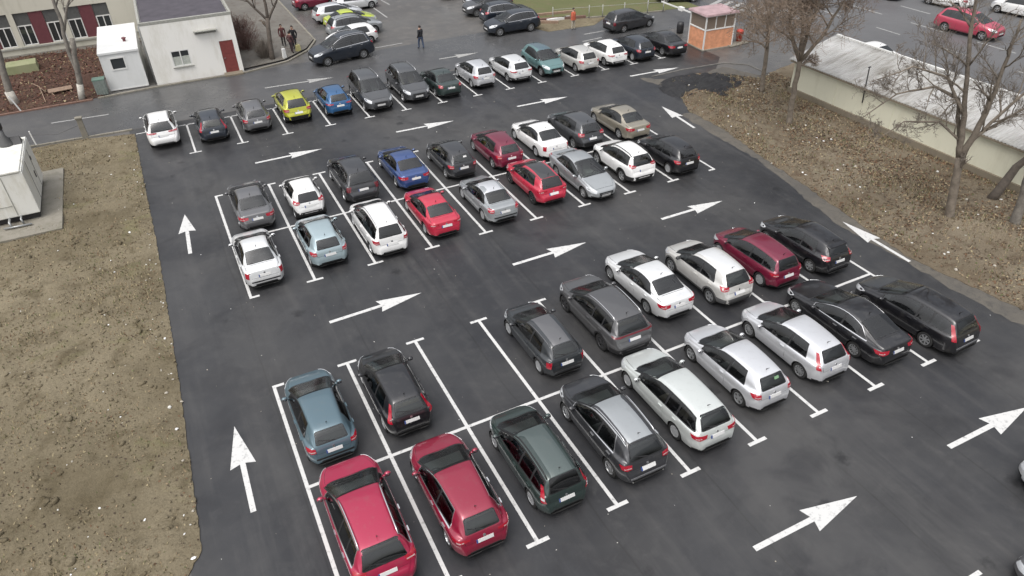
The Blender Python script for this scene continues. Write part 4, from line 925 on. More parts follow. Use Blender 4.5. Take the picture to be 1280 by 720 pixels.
# small standing things at the left
def post(name, loc, h, r, m, lab, cat, tilt=0, cap=None):
    e = MB(); e.tube([(0, 0, -.1), (tilt, 0, h)], [r, r * .92], 8)
    if cap: e.mat(1).box((tilt, 0, h + .02), (r * 2.6, r * 2.6, .12))
    return tag(e.obj(name, [m, cap] if cap else m, None, False, (loc[0], loc[1], 0)), lab, cat)
cp = MB().box((0, 0, .6), (.34, .26, 1.3), 0, .86); cp.box((0, 0, 1.27), (.40, .32, .1)); tag(bevel(cp.obj('concrete_post', CONC, None, False, (-5.75, 37.74, 0)), .03), 'squat grey concrete post at the edge of the bare earth', 'post')
post('stake', (-8.42, 37.85), .95, .045, WFRAME, 'short white stake beside the generator at the road edge', 'stake', -.08)
post('stake', (-9.49, 44.45), 1.15, .05, WFRAME, 'white leaning stake by the far kerb of the garden', 'stake', -.35)
rope = MB(); rope.tube([(-12, 37.9, .6), (-10.2, 37.87, .55), (-8.46, 37.85, .7), (-7.1, 37.8, .5), (-5.75, 37.74, .85)], .014, 5); tag(rope.obj('cable', GREYP, None, True), 'thin grey cable slung between the stake and the concrete post', 'cable')
bn = empty('waste_bin', (-4.55, 45.0, .03), math.radians(-3), 'grey green slatted waste bin against the side of the white cabin', 'bin')
GRN = mat('greygreen_metal', (.20, .23, .21), .6, var=.25); bx_ = MB().box((0, .3, .52), (.72, .6, 1.0), 0, 1.04); [bx_.box((x, -.012, .52), (.04, .05, .96)) for x in (-.3, -.15, 0, .15, .3)]; bx_.obj('bin', GRN, bn); MB().box((0, .3, 1.06), (.78, .66, .07)).obj('lid', mat('green_lid', (.13, .21, .17), .5), bn)
PLNK = mat('weathered_timber', (.26, .18, .13), .85, var=.25, vscale=5); PLNKD = mat('old_boards', (.16, .095, .075), .9, var=.3, vscale=5)
wp = MB(); [wp.box((0, -.3 + .2 * k, .26), (1.5, .18, .05)) for k in range(4)]; [wp.box((x, 0, .12), (.1, .7, .22)) for x in (-.6, .6)]; tag(wp.obj('wooden_platform', PLNK, None, False, (-7.18, 47.11), .12), 'low wooden board platform lying in the leafy garden', 'platform')
fw = MB(); [fw.box((-.55 + .22 * k, 0, .45), (.2, .05, .9 + .06 * (k % 2))) for k in range(6)]; [fw.box((0, .05, z), (1.3, .05, .08)) for z in (.2, .7)]; tag(fw.obj('board_fence', PLNKD, None, False, (-5.25, 47.3, 0), .05), 'short brown board fence behind the waste bin', 'fence')
gb = MB().box((0, 0, .32), (2.1, 1.5, .7), 0, .95); tag(bevel(gb.obj('concrete_block', wall_mat('mossy_concrete', (.25, .26, .15), (.16, .19, .08)), None, False, (-9.75, 53.6, 0), .05), .04), 'mossy pale concrete block at the foot of the cream building', 'block')
for i, (a, b) in enumerate([((-9.01, 49.77), (-8.13, 47.48)), ((-8.58, 48.98), (-8.09, 45.42)), ((-8.04, 47.60), (-7.52, 46.27))]):
    s1 = MB(); s1.tube([(a[0], a[1], .12), ((a[0] + b[0]) / 2, (a[1] + b[1]) / 2, .22), (b[0], b[1], .10)], .035, 6); tag(s1.obj('stick', PLNK, None, True), ['long pale stick lying across the leaves farthest from the road', 'straight stick pointing at the road kerb in the garden', 'short stick next to the wooden platform'][i], 'stick', 'sticks on the leafy ground')
# railing, sign and timber by the lawn
rl = empty('railing', (35.3, 43.5, 0), 0, 'white tubular railing along the edge of the green lawn', 'railing')
for (x, y) in ((0, 0), (4.15, -.85), (-1.1, .45), (-4.1, 1.55), (2.0, -.4), (5.6, -1.2)): MB().tube([(x, y, -.05), (x, y, 1.08)], .045, 8).obj('post', LEDGE, rl, True)
MB().tube([(-4.1, 1.55, .85), (0, 0, .95), (4.15, -.85, .85), (5.6, -1.2, .8)], .018, 6).obj('rail', LEDGE, rl, True)
sg = empty('sign_board', (41.9, 44.6, 0), math.radians(-14), 'blank pale sign board on two posts behind the railing', 'sign')
MB().box((0, 0, 1.15), (1.9, .05, 1.1)).obj('board', WFRAME, sg); [MB().tube([(x, .05, -.05), (x, .05, 1.7)], .04, 6).obj('post', GALV, sg) for x in (-.8, .8)]
tb = [((31.36, 46.63), 5.2, -.20, PLNK, 'thick pale timber beam on the bare strip behind the dark cars'), ((31.12, 45.05), 6.0, -.30, PLNKD, 'long thin brown plank lying beside the timber beam'), ((31.60, 44.76), 2.2, -.05, WFRAME, 'short white board lying nearest to the orange jacket'), ((30.00, 44.60), 2.6, -.55, PLNK, 'short pale plank nearest to the dark cars')]
for pxy, ln, rz, m, lb in tb: tag(MB().box((0, 0, .10), (ln, .22, .2)).obj('plank', m, None, False, pxy, rz), lb, 'plank', 'timber left by the lawn')

# ------------------------------------------------------------------ bare trees
BARK = mat('bark', (.175, .148, .118), .95, var=.35, vscale=4, bump=.8, bscale=22); BARKD = mat('dark_bark', (.10, .084, .070), .95, var=.3, vscale=5, bump=.7, bscale=22)
TWIG = mat('twigs', (.24, .185, .14), .95); TWIGD = mat('dark_twigs', (.17, .145, .12), .95); WASH = mat('whitewash', (.42, .40, .355), .9, var=.3, vscale=5); BARKG = mat('grey_bark', (.17, .155, .135), .95, var=.35, vscale=4, bump=.8, bscale=18)
def bare_tree(loc, label, stems, seed, bark=BARK, twig=TWIG, spread=.75, levels=4, kids=(7, 8, 7), ratio=.62, up=.22, wash=None, r0=.2, base_h=None, droop=0., twr=.010, name='bare_tree', group='bare trees'):
    """stems: list of polylines (x,y,z,r) growing from the base; twigs branch off them"""
    rg = random.Random(seed); root = empty(name, (loc[0], loc[1], 0), 0, label, 'tree', group)
    tr = MB(); cr = MB()
    def branch(p, d, ln, r, lv):
        n = 5 if lv < 3 else (4 if lv < 4 else 3); pts = [p]; rad = [r]; dd = d.copy()
        for i in range(n):
            dd = (dd + Vector((rg.gauss(0, .16), rg.gauss(0, .16), rg.gauss(0, .12) + up * .5 * (1 if lv < 3 else .6) - droop * (i / n)))).normalized()
            pts.append(pts[-1] + dd * ln / n); rad.append(max(r * (1 - .72 * (i + 1) / n), twr * .6))
        (tr if lv <= 1 else cr).tube(pts, rad, 6 if lv <= 1 else (4 if lv == 2 else 3), lv <= 1)
        if lv < levels:
            k = kids[min(lv - 1, len(kids) - 1)]
            for j in range(k):
                t = .22 + .78 * (j + rg.random()) / k; i = min(int(t * n), n - 1); q = pts[i].lerp(pts[i + 1], t * n - i)
                ax = (pts[i + 1] - pts[i]).normalized(); side = ax.orthogonal().normalized(); side.rotate(Matrix.Rotation(rg.uniform(0, 6.28), 3, ax))
                nd = (ax * (1 - spread * .55) + side * spread * rg.uniform(.6, 1.1) + Vector((0, 0, up))).normalized()
                branch(q, nd, ln * ratio * rg.uniform(.65, 1.15) * (1.1 - .45 * t), max(rad[i] * .62, twr), lv + 1)
    for st, nk, bl in stems:
        pts = [Vector(p[:3]) for p in st]; rad = [p[3] for p in st]
        P2 = [pts[0]]; R2 = [rad[0]]
        for a, b, ra, rb in zip(pts, pts[1:], rad, rad[1:]):
            m = max(2, int((b - a).length / .5))
            for k in range(1, m + 1):
                t = k / m; P2.append(a.lerp(b, t) + Vector((rg.gauss(0, .022), rg.gauss(0, .022), 0))); R2.append((ra + (rb - ra) * t) * (1 + rg.gauss(0, .035)))
        tr.tube(P2, R2, 10)
        for j in range(nk):
            t = bl[0] + (1 - bl[0]) * (j + rg.random()) / nk; i = min(int(t * (len(P2) - 1)), len(P2) - 2); ax = (P2[i + 1] - P2[i]).normalized()
            side = ax.orthogonal().normalized(); side.rotate(Matrix.Rotation(rg.uniform(0, 6.28), 3, ax))
            branch(P2[i], (ax * (.75 - spread * .3) + side * spread + Vector((0, 0, up))).normalized(), bl[1] * rg.uniform(.6, 1.2) * (1.15 - .5 * t), R2[i] * .55, 1)
    o = tr.obj('trunk', bark, root, True)
    if wash:
        wmb = MB(); st = stems[0][0]; wmb.tube([st[0][:3], (st[0][0] + (st[1][0] - st[0][0]) * wash / st[1][2], st[0][1], wash)], [st[0][3] * 1.05, st[0][3] * 1.0], 10); wmb.obj('whitewash', WASH, root, True)
    if cr.V: cr.obj('crown', twig, root, True)
    return root
bare_tree((32.5, 18.2), 'bare tree with a dense brown crown at the near corner of the shed', [([(0, 0, -.1, .23), (-.05, .1, .4, .17), (-.25, .1, 4.2, .135)], 1, (.9, 1.5)), ([(-.25, .1, 4.0, .13), (-1.0, .5, 5.6, .10), (-1.6, .9, 8.5, .05)], 7, (.25, 3.4)),
    ([(-.25, .1, 3.9, .12), (.4, -.5, 5.4, .09), (1.1, -1.4, 8.6, .04)], 7, (.25, 3.4)), ([(-.25, .1, 4.0, .11), (.05, .7, 5.8, .09), (-.2, 1.7, 9.2, .04)], 7, (.25, 3.4)), ([(-.25, .1, 4.0, .11), (-.8, -.5, 5.8, .09), (-1.5, -1.7, 8.9, .04)], 7, (.25, 3.4))], 11, spread=.95, levels=4, kids=(8, 8, 6), ratio=.68, twr=.011, up=.12)
bare_tree((34.6, 22.9), 'slim bare tree standing behind the dense brown one near the exit lane', [([(0, 0, -.1, .16), (-.2, .1, 3.0, .12), (-.4, .4, 6.5, .05)], 12, (.45, 3.0))], 12, spread=.95, levels=4, kids=(7, 7, 5), up=.13, twr=.011)
bare_tree((31.15, 6.4), 'tall forked bare tree with thick grey stems at the edge of the dug hollow', [([(0, 0, -.15, .27), (-.1, .05, .4, .20), (-.55, .3, 3.3, .16)], 1, (.9, 1.2)), ([(-.55, .3, 3.2, .14), (-1.0, .5, 5.2, .11), (-1.9, 1.0, 9.0, .07), (-2.3, 1.3, 12, .03)], 10, (.35, 2.2)),
    ([(-.5, .25, 3.1, .13), (-.85, .8, 5.0, .10), (-1.2, .9, 5.9, .08), (-2.3, 1.4, 6.5, .055), (-3.7, 2.1, 6.2, .035), (-4.9, 2.7, 5.0, .015)], 12, (.45, 1.5)), ([(-1.0, .5, 5.2, .08), (-2.0, 1.2, 6.9, .055), (-3.4, 1.9, 7.4, .035), (-4.8, 2.6, 6.8, .015)], 11, (.2, 1.6)),
    ([(-.7, .4, 4.0, .07), (-1.7, 1.1, 4.9, .05), (-3.0, 1.8, 4.9, .03), (-4.2, 2.3, 3.9, .012)], 10, (.2, 1.3)), ([(-.5, .25, 3.2, .15), (-.5, -.1, 5.5, .11), (-1.0, -.3, 9.5, .04)], 8, (.3, 2.0)), ([(-.55, .3, 3.6, .09), (.2, -.3, 5.4, .07), (1.6, -1.2, 7.8, .03)], 9, (.2, 1.7)), ([(-.5, .2, 4.2, .07), (.9, -.4, 5.2, .05), (2.4, -1.2, 6.6, .02)], 8, (.2, 1.5))],
    23, bark=BARK, twig=TWIGD, spread=.7, levels=4, kids=(5, 5, 4), droop=.3, ratio=.66, twr=.0085)
bare_tree((34.5, 6.7), 'dark leaning bare tree against the wall of the shed', [([(0, 0, -.1, .24), (.5, -.3, 1.8, .18), (1.0, -.9, 3.4, .14), (1.5, -1.6, 6.0, .05)], 10, (.45, 2.2))], 24, bark=BARKD, twig=TWIGD, levels=3, kids=(5, 5, 4), twr=.013)
bare_tree((33.0, 4.4), 'bare tree with a mottled pale trunk beyond the dug hollow', [([(0, 0, -.1, .24), (-.3, .2, 2.4, .19), (-.5, .3, 4.5, .15), (-.7, .6, 8, .05)], 9, (.5, 2.4))], 25, bark=BARKG, twig=TWIGD, levels=3, kids=(5, 5, 4), twr=.013)
bare_tree((-5.9, 44.95), 'lopped grey tree with a whitewashed foot at the garden kerb', [([(0, 0, -.1, .21), (.25, 0, 1.2, .185), (.75, 0, 4.0, .16)], 0, (.5, 1)), ([(.35, .2, 1.3, .14), (.25, .5, 2.9, .13), (.45, .6, 4.8, .12), (.5, .9, 8.5, .07), (.5, 1.0, 11, .03)], 9, (.45, 2.8)), ([(.45, .6, 4.4, .09), (1.1, .5, 5.8, .07), (2.3, .4, 7.6, .04)], 5, (.3, 1.8))], 31, bark=BARKG, twig=TWIGD, levels=3, kids=(5, 5, 4), wash=1.05, twr=.013)
bare_tree((-9.95, 46.3), 'thick bare tree with a pale foot at the far left of the garden', [([(0, 0, -.1, .27), (-.1, .1, 1.0, .23), (.25, .3, 3.4, .20), (.5, .5, 9, .08)], 9, (.5, 2.8))], 32, bark=BARKG, twig=TWIGD, levels=3, kids=(5, 5, 4), wash=.9, twr=.013)
bare_tree((7.4, 46.6), 'multi-branched bare tree on the pavement by the three people', [([(0, 0, -.1, .22), (.1, .1, 1.6, .17), (.35, .4, 3.0, .14)], 1, (.8, 1)), ([(.35, .4, 2.9, .12), (.4, .6, 5, .09), (.6, .9, 8.5, .03)], 8, (.25, 2.4)), ([(.35, .4, 2.8, .10), (-.7, .8, 4.2, .07), (-1.9, 1.2, 6.0, .03)], 7, (.25, 1.9)), ([(.35, .4, 2.8, .10), (1.2, .2, 4.2, .07), (2.4, 0, 6.4, .03)], 7, (.25, 1.9))], 33, bark=BARKD, twig=TWIG, levels=4, kids=(5, 5, 4), twr=.011)
# shrubs on the pavement edge and past it
def shrub(loc, r, h, n, label, seed, m=TWIG):
    rg = random.Random(seed); mb = MB(); root = empty('shrub', (loc[0], loc[1], 0), 0, label, 'shrub', 'leafless shrubs beside the white building')
    for _ in range(n):
        a = rg.uniform(0, 6.28); q = r * rg.random(); p = Vector((q * .5 * math.cos(a), q * .5 * math.sin(a), 0)); e = Vector((q * 1.3 * math.cos(a + rg.gauss(0, .4)), q * 1.3 * math.sin(a), h * rg.uniform(.5, 1.05)))
        mid = p.lerp(e, .5) + Vector((rg.gauss(0, .08), rg.gauss(0, .08), .1)); mb.tube([p, mid, e], [.016, .012, .007], 3, False)
        for _ in range(3):
            s0 = mid.lerp(e, rg.random()); mb.tube([s0, s0 + Vector((rg.gauss(0, .2), rg.gauss(0, .2), rg.uniform(.05, .4)))], [.009, .006], 3, False)
    mb.obj('stems', m, root, True); return root
REDTW = mat('reddish_twigs', (.14, .085, .072), .95)
shrub((6.0, 50.2), 1.2, 1.5, 170, 'low reddish leafless shrub at the side of the whitewashed building', 1, REDTW); shrub((6.2, 53.5), 1.3, 1.8, 170, 'taller reddish leafless shrub farther along the whitewashed building', 2, REDTW)
shrub((7.0, 47.4), .8, 1.3, 150, 'grey leafless shrub around the foot of the pavement tree', 3, TWIGD)

# ------------------------------------------------------------------ asphalt spoil heap, scattered litter, grass, leaves
hp = MB(); rg = random.Random(8); V = []; F = []; n = 30
for i in range(n):
    for j in range(n):
        a, b = (i / (n - 1) * 2 - 1), (j / (n - 1) * 2 - 1); x, y = a * 3.3, b * 2.5; d = math.hypot(a, b)
        V.append((x, y, max(-.05, .34 * (1 - d ** 2) + (.16 * noise.fractal((x * 2.2, y * 2.2, 1.), 1, 2, 5)) * (1 if d < 1 else 0))))
F = [(i * n + j, (i + 1) * n + j, (i + 1) * n + j + 1, i * n + j + 1) for i in range(n - 1) for j in range(n - 1)]
ho = link('asphalt_heap', mesh_np('asphalt_heap', V, F, ground_mat('spoil', (.010, .010, .012), (.020, .020, .021), None, 3, (.7, .9), 1., 14., 30.), False)); ho.location = (*(32.49, 25.87), .02); ho.rotation_euler = (0, 0, -.3)
tag(ho, 'low heap of black asphalt spoil at the end of the verge', 'heap')
LEAF = [mat('leaf_' + n, c, .9) for n, c in (('brown', (.13, .075, .042)), ('tan', (.24, .18, .11)), ('dark', (.055, .038, .026)), ('straw', (.30, .25, .15)), ('moss', (.10, .11, .045)))]
def surf(objs):
    return [BVHTree.FromObject(o, bpy.context.evaluated_depsgraph_get()) for o in objs]
bpy.context.view_layer.update()
BV, BD, BG = surf([verge, dirt, garden])
def scatter(name, bvh, box, n, m, size, flat, wts, seed, keep=None, blade=False, bw=.012):
    rg = random.Random(seed); mb = MB(); made = 0; tries = 0
    while made < n and tries < n * 12:
        tries += 1
        x, y = rg.uniform(box[0], box[1]), rg.uniform(box[2], box[3])
        if keep and rg.random() > keep(x, y): continue
        if bvh:
            h = bvh.ray_cast(Vector((x, y, 5)), Vector((0, 0, -1)))
            if h[0] is None: continue
            z = h[0].z
        else: z = .002
        mb.cur = rg.choices(range(len(m)), wts)[0]; s = rg.uniform(*size)
        if blade:
            a = rg.uniform(0, 6.28); l = rg.gauss(0, .5); w = Vector((math.cos(a), math.sin(a), 0)) * bw; t = Vector((-math.sin(a) * l, math.cos(a) * l, 1)).normalized() * s; p = Vector((x, y, z - .01))
            mb.add([p - w, p + w, p + t], [(0, 1, 2)])
        else:
            R3 = Matrix.Rotation(rg.uniform(0, 6.28), 3, 'Z') @ Matrix.Rotation(rg.gauss(0, flat), 3, 'X') @ Matrix.Rotation(rg.gauss(0, flat), 3, 'Y')
            mb.add([R3 @ Vector(q) * s + Vector((x, y, z + s * .25)) for q in ((-.5, -.1, 0), (.05, -.32, .06), (.55, .05, 0), (.0, .3, .05))], [(0, 1, 2, 3)])
        made += 1
    o = mb.obj(name, m); o['kind'] = 'stuff'; return o
nz = lambda x, y, s, k=0.: max(0, min(1, .5 + 1.3 * noise.noise((x * s, y * s, k))))
scatter('fallen_leaves', BV, (27, 38, -6, 28), 17500, LEAF, (.055, .15), .45, (6, 3, 3, 1.6, .5), 1, lambda x, y: (.15 + .85 * nz(x, y, .5)) * (1 if x > 31 else .45) * (.1 if math.hypot(x - 30.75, (y - 4.2) * .6) < 1.0 else 1))
scatter('dry_grass', BV, (27, 38, -6, 28), 7000, LEAF, (.08, .24), 0, (2, 3, .2, 5, 3), 2, lambda x, y: nz(x, y, .40, 7.) ** 2, True, .022)
scatter('dry_grass', BD, (-14, -2.9, -3, 37.5), 8000, LEAF, (.05, .16), 0, (.6, 3, 0, 5, 3), 3, lambda x, y: nz(x, y, .30, 3.) ** 2.6, True, .024)
scatter('soil_crumbs', BD, (-14, -2.9, -3, 37.5), 9000, LEAF, (.03, .10), .6, (2, 3, 3, 1.5, .5), 6, lambda x, y: nz(x, y, .7, 2.))
scatter('fallen_leaves', BG, (-24, -4.4, 44.8, 57.6), 9000, [mat('leaf_russet', (.115, .05, .034), .9)] + LEAF, (.08, .2), .5, (6, 2, 1, 1.5, .5, .2), 4, None)
def clods(name, bvh, box, n, size, m, seed, keep):
    rg = random.Random(seed); mb = MB(); made = 0
    for _ in range(n * 20):
        if made >= n: break
        x, y = rg.uniform(box[0], box[1]), rg.uniform(box[2], box[3])
        if rg.random() > keep(x, y): continue
        h = bvh.ray_cast(Vector((x, y, 5)), Vector((0, 0, -1)))
        if h[0] is None: continue
        s = rg.uniform(*size) * (1 if rg.random() < .9 else 1.9); o0 = len(mb.V); mb.ell((0, 0, 0), (s, s * rg.uniform(.5, 1), s * rg.uniform(.35, .7)), 7, 5); Rz = Matrix.Rotation(rg.uniform(0, 6.28), 3, 'Z')
        for q in range(o0, len(mb.V)): v = Rz @ Vector(mb.V[q]) * rg.uniform(.75, 1.25); mb.V[q] = (v.x + x, v.y + y, v.z + h[0].z + s * .1)
        made += 1
    o = mb.obj(name, m, None, True); o['kind'] = 'stuff'
clods('soil_clods', BD, (-14, -2.95, -3, 37.4), 1600, (.025, .09), SOIL, 21, lambda x, y: nz(x, y, .6, 11.))
clods('soil_clods', BV, (27, 38, -6, 28), 700, (.03, .10), VERGE, 22, lambda x, y: nz(x, y, .6, 12.))
PALE = [mat('pale_litter', (.55, .54, .50), .7), mat('pale_stone', (.36, .33, .28), .9), mat('white_litter', (.72, .72, .71), .6)]
def bits(name, bvh, box, n, size, seed, keep=None):
    rg = random.Random(seed); mb = MB(); made = 0
    for _ in range(n * 20):
        if made >= n: break
        x, y = rg.uniform(box[0], box[1]), rg.uniform(box[2], box[3])
        if keep and not keep(x, y): continue
        z = 0
        if bvh:
            h = bvh.ray_cast(Vector((x, y, 5)), Vector((0, 0, -1)))
            if h[0] is None: continue
            z = h[0].z
        s = rg.uniform(*size) * (1 if rg.random() < .85 else 1.7); mb.cur = rg.choices((0, 1, 2), (3, 5, 2))[0]; o0 = len(mb.V)
        mb.ell((0, 0, 0), (s, s * rg.uniform(.5, 1), s * rg.uniform(.3, .7)), 6, 4); Rz = Matrix.Rotation(rg.uniform(0, 6.28), 3, 'Z')
        for q in range(o0, len(mb.V)): v = Rz @ Vector(mb.V[q]) * rg.uniform(.8, 1.2); mb.V[q] = (v.x + x, v.y + y, v.z + z + s * .25)
        made += 1
    o = mb.obj(name, PALE); o['kind'] = 'stuff'; return o
bits('scattered_stones', BD, (-13, -2.95, -3, 37.4), 150, (.02, .05), 1)
bits('scattered_litter', BV, (27.3, 38, -6, 28), 150, (.03, .085), 2)
bits('pavement_grit', None, (-2.8, 27, -9, 36), 260, (.008, .024), 3)
bits('edge_stones', BD, (-3.6, -2.95, 3.5, 36.5), 50, (.02, .05), 5)

# ------------------------------------------------------------------ people
SKIN = mat('skin', (.42, .26, .19), .55); HAIR = mat('dark_hair', (.018, .013, .011), .6)
def person(loc, rz, label, top, legs, shoes, pose, h=1.74, hair=True, vest=None, bag=None, longcoat=False):
    k = h / 1.74; sw = pose.get('stride', .12); am = pose.get('arm', .12)
    J = [((0, 0, .95), .135, .095), ((0, 0, 1.10), .13, .095), ((.01, 0, 1.28), .155, .105), ((.01, 0, 1.42), .12, .085), ((.015, 0, 1.50), .052, .055), ((.03, 0, 1.60), .078, .092), ((.025, 0, 1.69), .07, .085)]
    E = [(0, 1), (1, 2), (2, 3), (3, 4), (4, 5), (5, 6)]
    for sg in (1, -1):
        b = len(J); J += [((.0, sg * .19, 1.40), .062, .062), ((-am * sg * .6, sg * .25, 1.14), .05, .05), ((-am * sg * .2 + .10, sg * .235, .90), .038, .038), ((-am * sg * .1 + .14, sg * .225, .80), .03, .042)]
        E += [(3, b), (b, b + 1), (b + 1, b + 2), (b + 2, b + 3)]
        b = len(J); J += [((sw * sg * .2, sg * .095, .84), .088, .088), ((sw * sg * .7 + .03, sg * .10, .49), .062, .062), ((sw * sg, sg * .10, .09), .042, .045), ((sw * sg + .15, sg * .115, .04), .042, .032)]
        E += [(0, b), (b, b + 1), (b + 1, b + 2), (b + 2, b + 3)]
    me = bpy.data.meshes.new('body'); me.from_pydata([(x * k, y * k, z * k) for (x, y, z), _, _ in J], E, [])
    o = bpy.data.objects.new('person', me); COL.objects.link(o); me.skin_vertices if me.skin_vertices else None
    md = o.modifiers.new('skin', 'SKIN')
    if not me.skin_vertices:
        bm = bmesh.new(); bm.from_mesh(me); bm.verts.layers.skin.verify(); bm.to_mesh(me); bm.free()
    for i, (p, a, b) in enumerate(J): s_ = me.skin_vertices[0].data[i]; s_.radius = (a * k * (1.2 if i not in (4, 5, 6) else 1.05), b * k * (1.2 if i not in (4, 5, 6) else 1.05)); s_.use_root = i == 0
    sb = o.modifiers.new('sub', 'SUBSURF'); sb.levels = 2
    bpy.context.view_layer.update(); dg = bpy.context.evaluated_depsgraph_get(); m2 = bpy.data.meshes.new_from_object(o.evaluated_get(dg)); o.modifiers.clear(); o.data = m2
    for v in m2.vertices:                                # nose and brow
        if v.co.x > .085 * k and abs(v.co.y) < .022 and 1.57 * k < v.co.z < 1.63 * k: v.co.x += .022
    m2.materials.clear()
    for m in (top, legs, shoes, SKIN): m2.materials.append(m)
    for f in m2.polygons:
        z = f.center.z / k; y = abs(f.center.y) / k; f.use_smooth = True
        f.material_index = 3 if z > 1.475 or (z < .845 and y > .185) else (2 if z < .10 else (0 if z > (.72 if longcoat else .93) or y > .19 else 1))
    o.location = (loc[0], loc[1], pose.get('z', 0)); o.rotation_euler = (0, 0, rz)
    tag(o, label, 'person')
    hm = MB(); hm.ell((.005 * k, 0, 1.665 * k), (.105 * k, .092 * k, .10 * k), 12, 8)
    hm.V = [(x - (.03 if x > .07 * k and z < 1.68 * k else 0), y, z) for x, y, z in hm.V]; hm.obj('hair', hair if not isinstance(hair, bool) else HAIR, o, True)
    fe = MB(); [fe.ell((.118 * k, sg * .032 * k, 1.625 * k), (.010, .013, .008), 6, 4) for sg in (1, -1)]; fe.obj('eyes', SEAM, o, True)
    er = MB(); [er.ell((.02 * k, sg * .088 * k, 1.60 * k), (.022, .012, .03), 6, 4) for sg in (1, -1)]; er.obj('ears', SKIN, o, True)
    if vest:
        vm = MB(); prof = []; n = 14
        for z, a, b in ((.80, .20, .24), (1.05, .185, .225), (1.28, .195, .245), (1.40, .15, .21), (1.46, .09, .12)):
            for q in range(n): an = 2 * math.pi * q / n; prof.append((a * k * math.cos(an) + .01, b * k * math.sin(an), z * k))
        vm.add(prof, [(i * n + q, i * n + (q + 1) % n, (i + 1) * n + (q + 1) % n, (i + 1) * n + q) for i in range(4) for q in range(n)]); vm.obj('jacket', vest, o, True)
    return o
CL = lambda n, c: mat('cloth_' + n, c, .9, var=.12, vscale=8)
person((18.38, 43.39), R_(110), 'person in dark jacket and blue jeans walking alone across the lane', CL('black', (.018, .019, .023)), CL('denim', (.045, .065, .11)), BLK, dict(stride=.16), 1.80)
person((31.25, 41.71), R_(-60), 'person in orange jacket and pale trousers standing by the lawn edge', CL('orange', (.42, .10, .055)), CL('beige', (.40, .36, .29)), BLK, dict(stride=.06), 1.74, True, CL('orange2', (.46, .11, .06)))
person((8.92, 49.38), R_(-100), 'person in maroon coat standing nearest to the pavement tree', CL('maroon', (.10, .035, .035)), CL('dark', (.03, .028, .03)), BLK, dict(stride=.05, z=.1), 1.70, longcoat=True)
person((9.53, 48.10), R_(-120), 'tall person all in black at the back of the pavement group', CL('black2', (.014, .014, .016)), CL('dark2', (.022, .022, .025)), BLK, dict(stride=.04, z=.1), 1.82)
person((9.08, 47.23), R_(40), 'person in brown jacket with a pale yellow bag beside the kerb', CL('brown', (.085, .04, .04)), CL('dark3', (.04, .025, .028)), BLK, dict(stride=.07, z=.1), 1.66)
def bagobj(name, xy, z, m, s, lab, cat):
    mb = MB().box((0, 0, s[2] / 2), s, .4, .8); o = mb.obj(name, m, None, False, (xy[0], xy[1], z)); bevel(o, .03); h = MB(); h.tube([(-.08, 0, s[2] - .02), (-.05, 0, s[2] + .13), (.05, 0, s[2] + .13), (.08, 0, s[2] - .02)], .012, 5); h.obj('handle', m, o, True); return tag(o, lab, cat)
bagobj('shopping_bag', (9.63, 47.59), .1, mat('pale_yellow_bag', (.48, .44, .20), .6), (.42, .24, .46), 'pale yellow shopping bag next to the brown jacket', 'bag')
bagobj('white_bag', (8.30, 46.37), .1, mat('white_bag', (.68, .68, .66), .6), (.30, .2, .72), 'tall white bag under the pavement tree', 'bag')

# ------------------------------------------------------------------ cars
def park(kind, x, ry, col, label, yaw=0, nose=1, **k):
    L = k.get('L') or TYPES[kind]['L']
    return make_car(kind, (x, ry + L / 2), R_((90 if nose > 0 else -90) + yaw), col, label, **k)
# near block, near row
park('suv', 1.20, .40, 'crimson', 'crimson SUV with bright roof rails cut off by the bottom edge of the photo', L=4.44, W=1.86, rails='chrome', lights='corner', taper=.10, rim='alloy5', chrome=True)
park('hatch', 3.93, .30, 'wine', 'wine red hatchback parked right of the crimson SUV with roof rails', L=4.28, W=1.80, H=1.50, lights='slim', rim='alloy5', chrome=True, qw=.1, rearglass=GLASSC, taper=.15)
park('mpv', 6.62, .45, 'darkgreen', 'dark green small minivan with tall red tail lights on its rear corners', L=4.05, W=1.72, H=1.56, lights='tall', rev=True, rim='cover', rails='black', darkrear=True, roof=P('greygreen'), rearglass=GLASSD)
park('cross', 9.35, .25, 'anthracite', 'dark crossover with a grey roof and bright roof rails near the double empty bay', L=4.36, W=1.83, H=1.62, lights='corner', rim='alloy5', rails='chrome', roof=P('greysilver'), bumper='chrome', chrome=True)
park('wagon', 12.03, .30, 'palegreen', 'long pale silver estate car right of the dark crossover with the grey roof', L=4.66, W=1.78, H=1.47, lights='wide', rim='cover', rearglass=GLASSC)
park('hatch', 14.85, .80, 'silver', 'silver three door hatchback with a green sticker on its rear glass', sticker=mat('green_sticker', (.17, .30, .17), .6), L=4.20, W=1.76, H=1.48, lights='corner', rim='alloy5', doors=2, rearglass=GLASSC)
park('hatch', 17.68, .85, 'silver', 'silver three door hatchback with long upright red tail lights', L=4.24, W=1.77, H=1.48, lights='tall', rim='alloy10', doors=2, rearglass=GLASS)
park('fast', 20.32, .45, 'black', 'black fastback saloon with bright window surrounds', L=4.92, W=1.87, lights='wide', rim='alloy10', chrome=True, rearglass=GLASSD, yaw=-.5)
park('wagon', 22.98, -.30, 'black', 'black estate car at the far right end of the near row', L=4.58, W=1.79, H=1.52, lights='tall', rim='alloy7', rails=None, bumper='chrome', yaw=1.5)
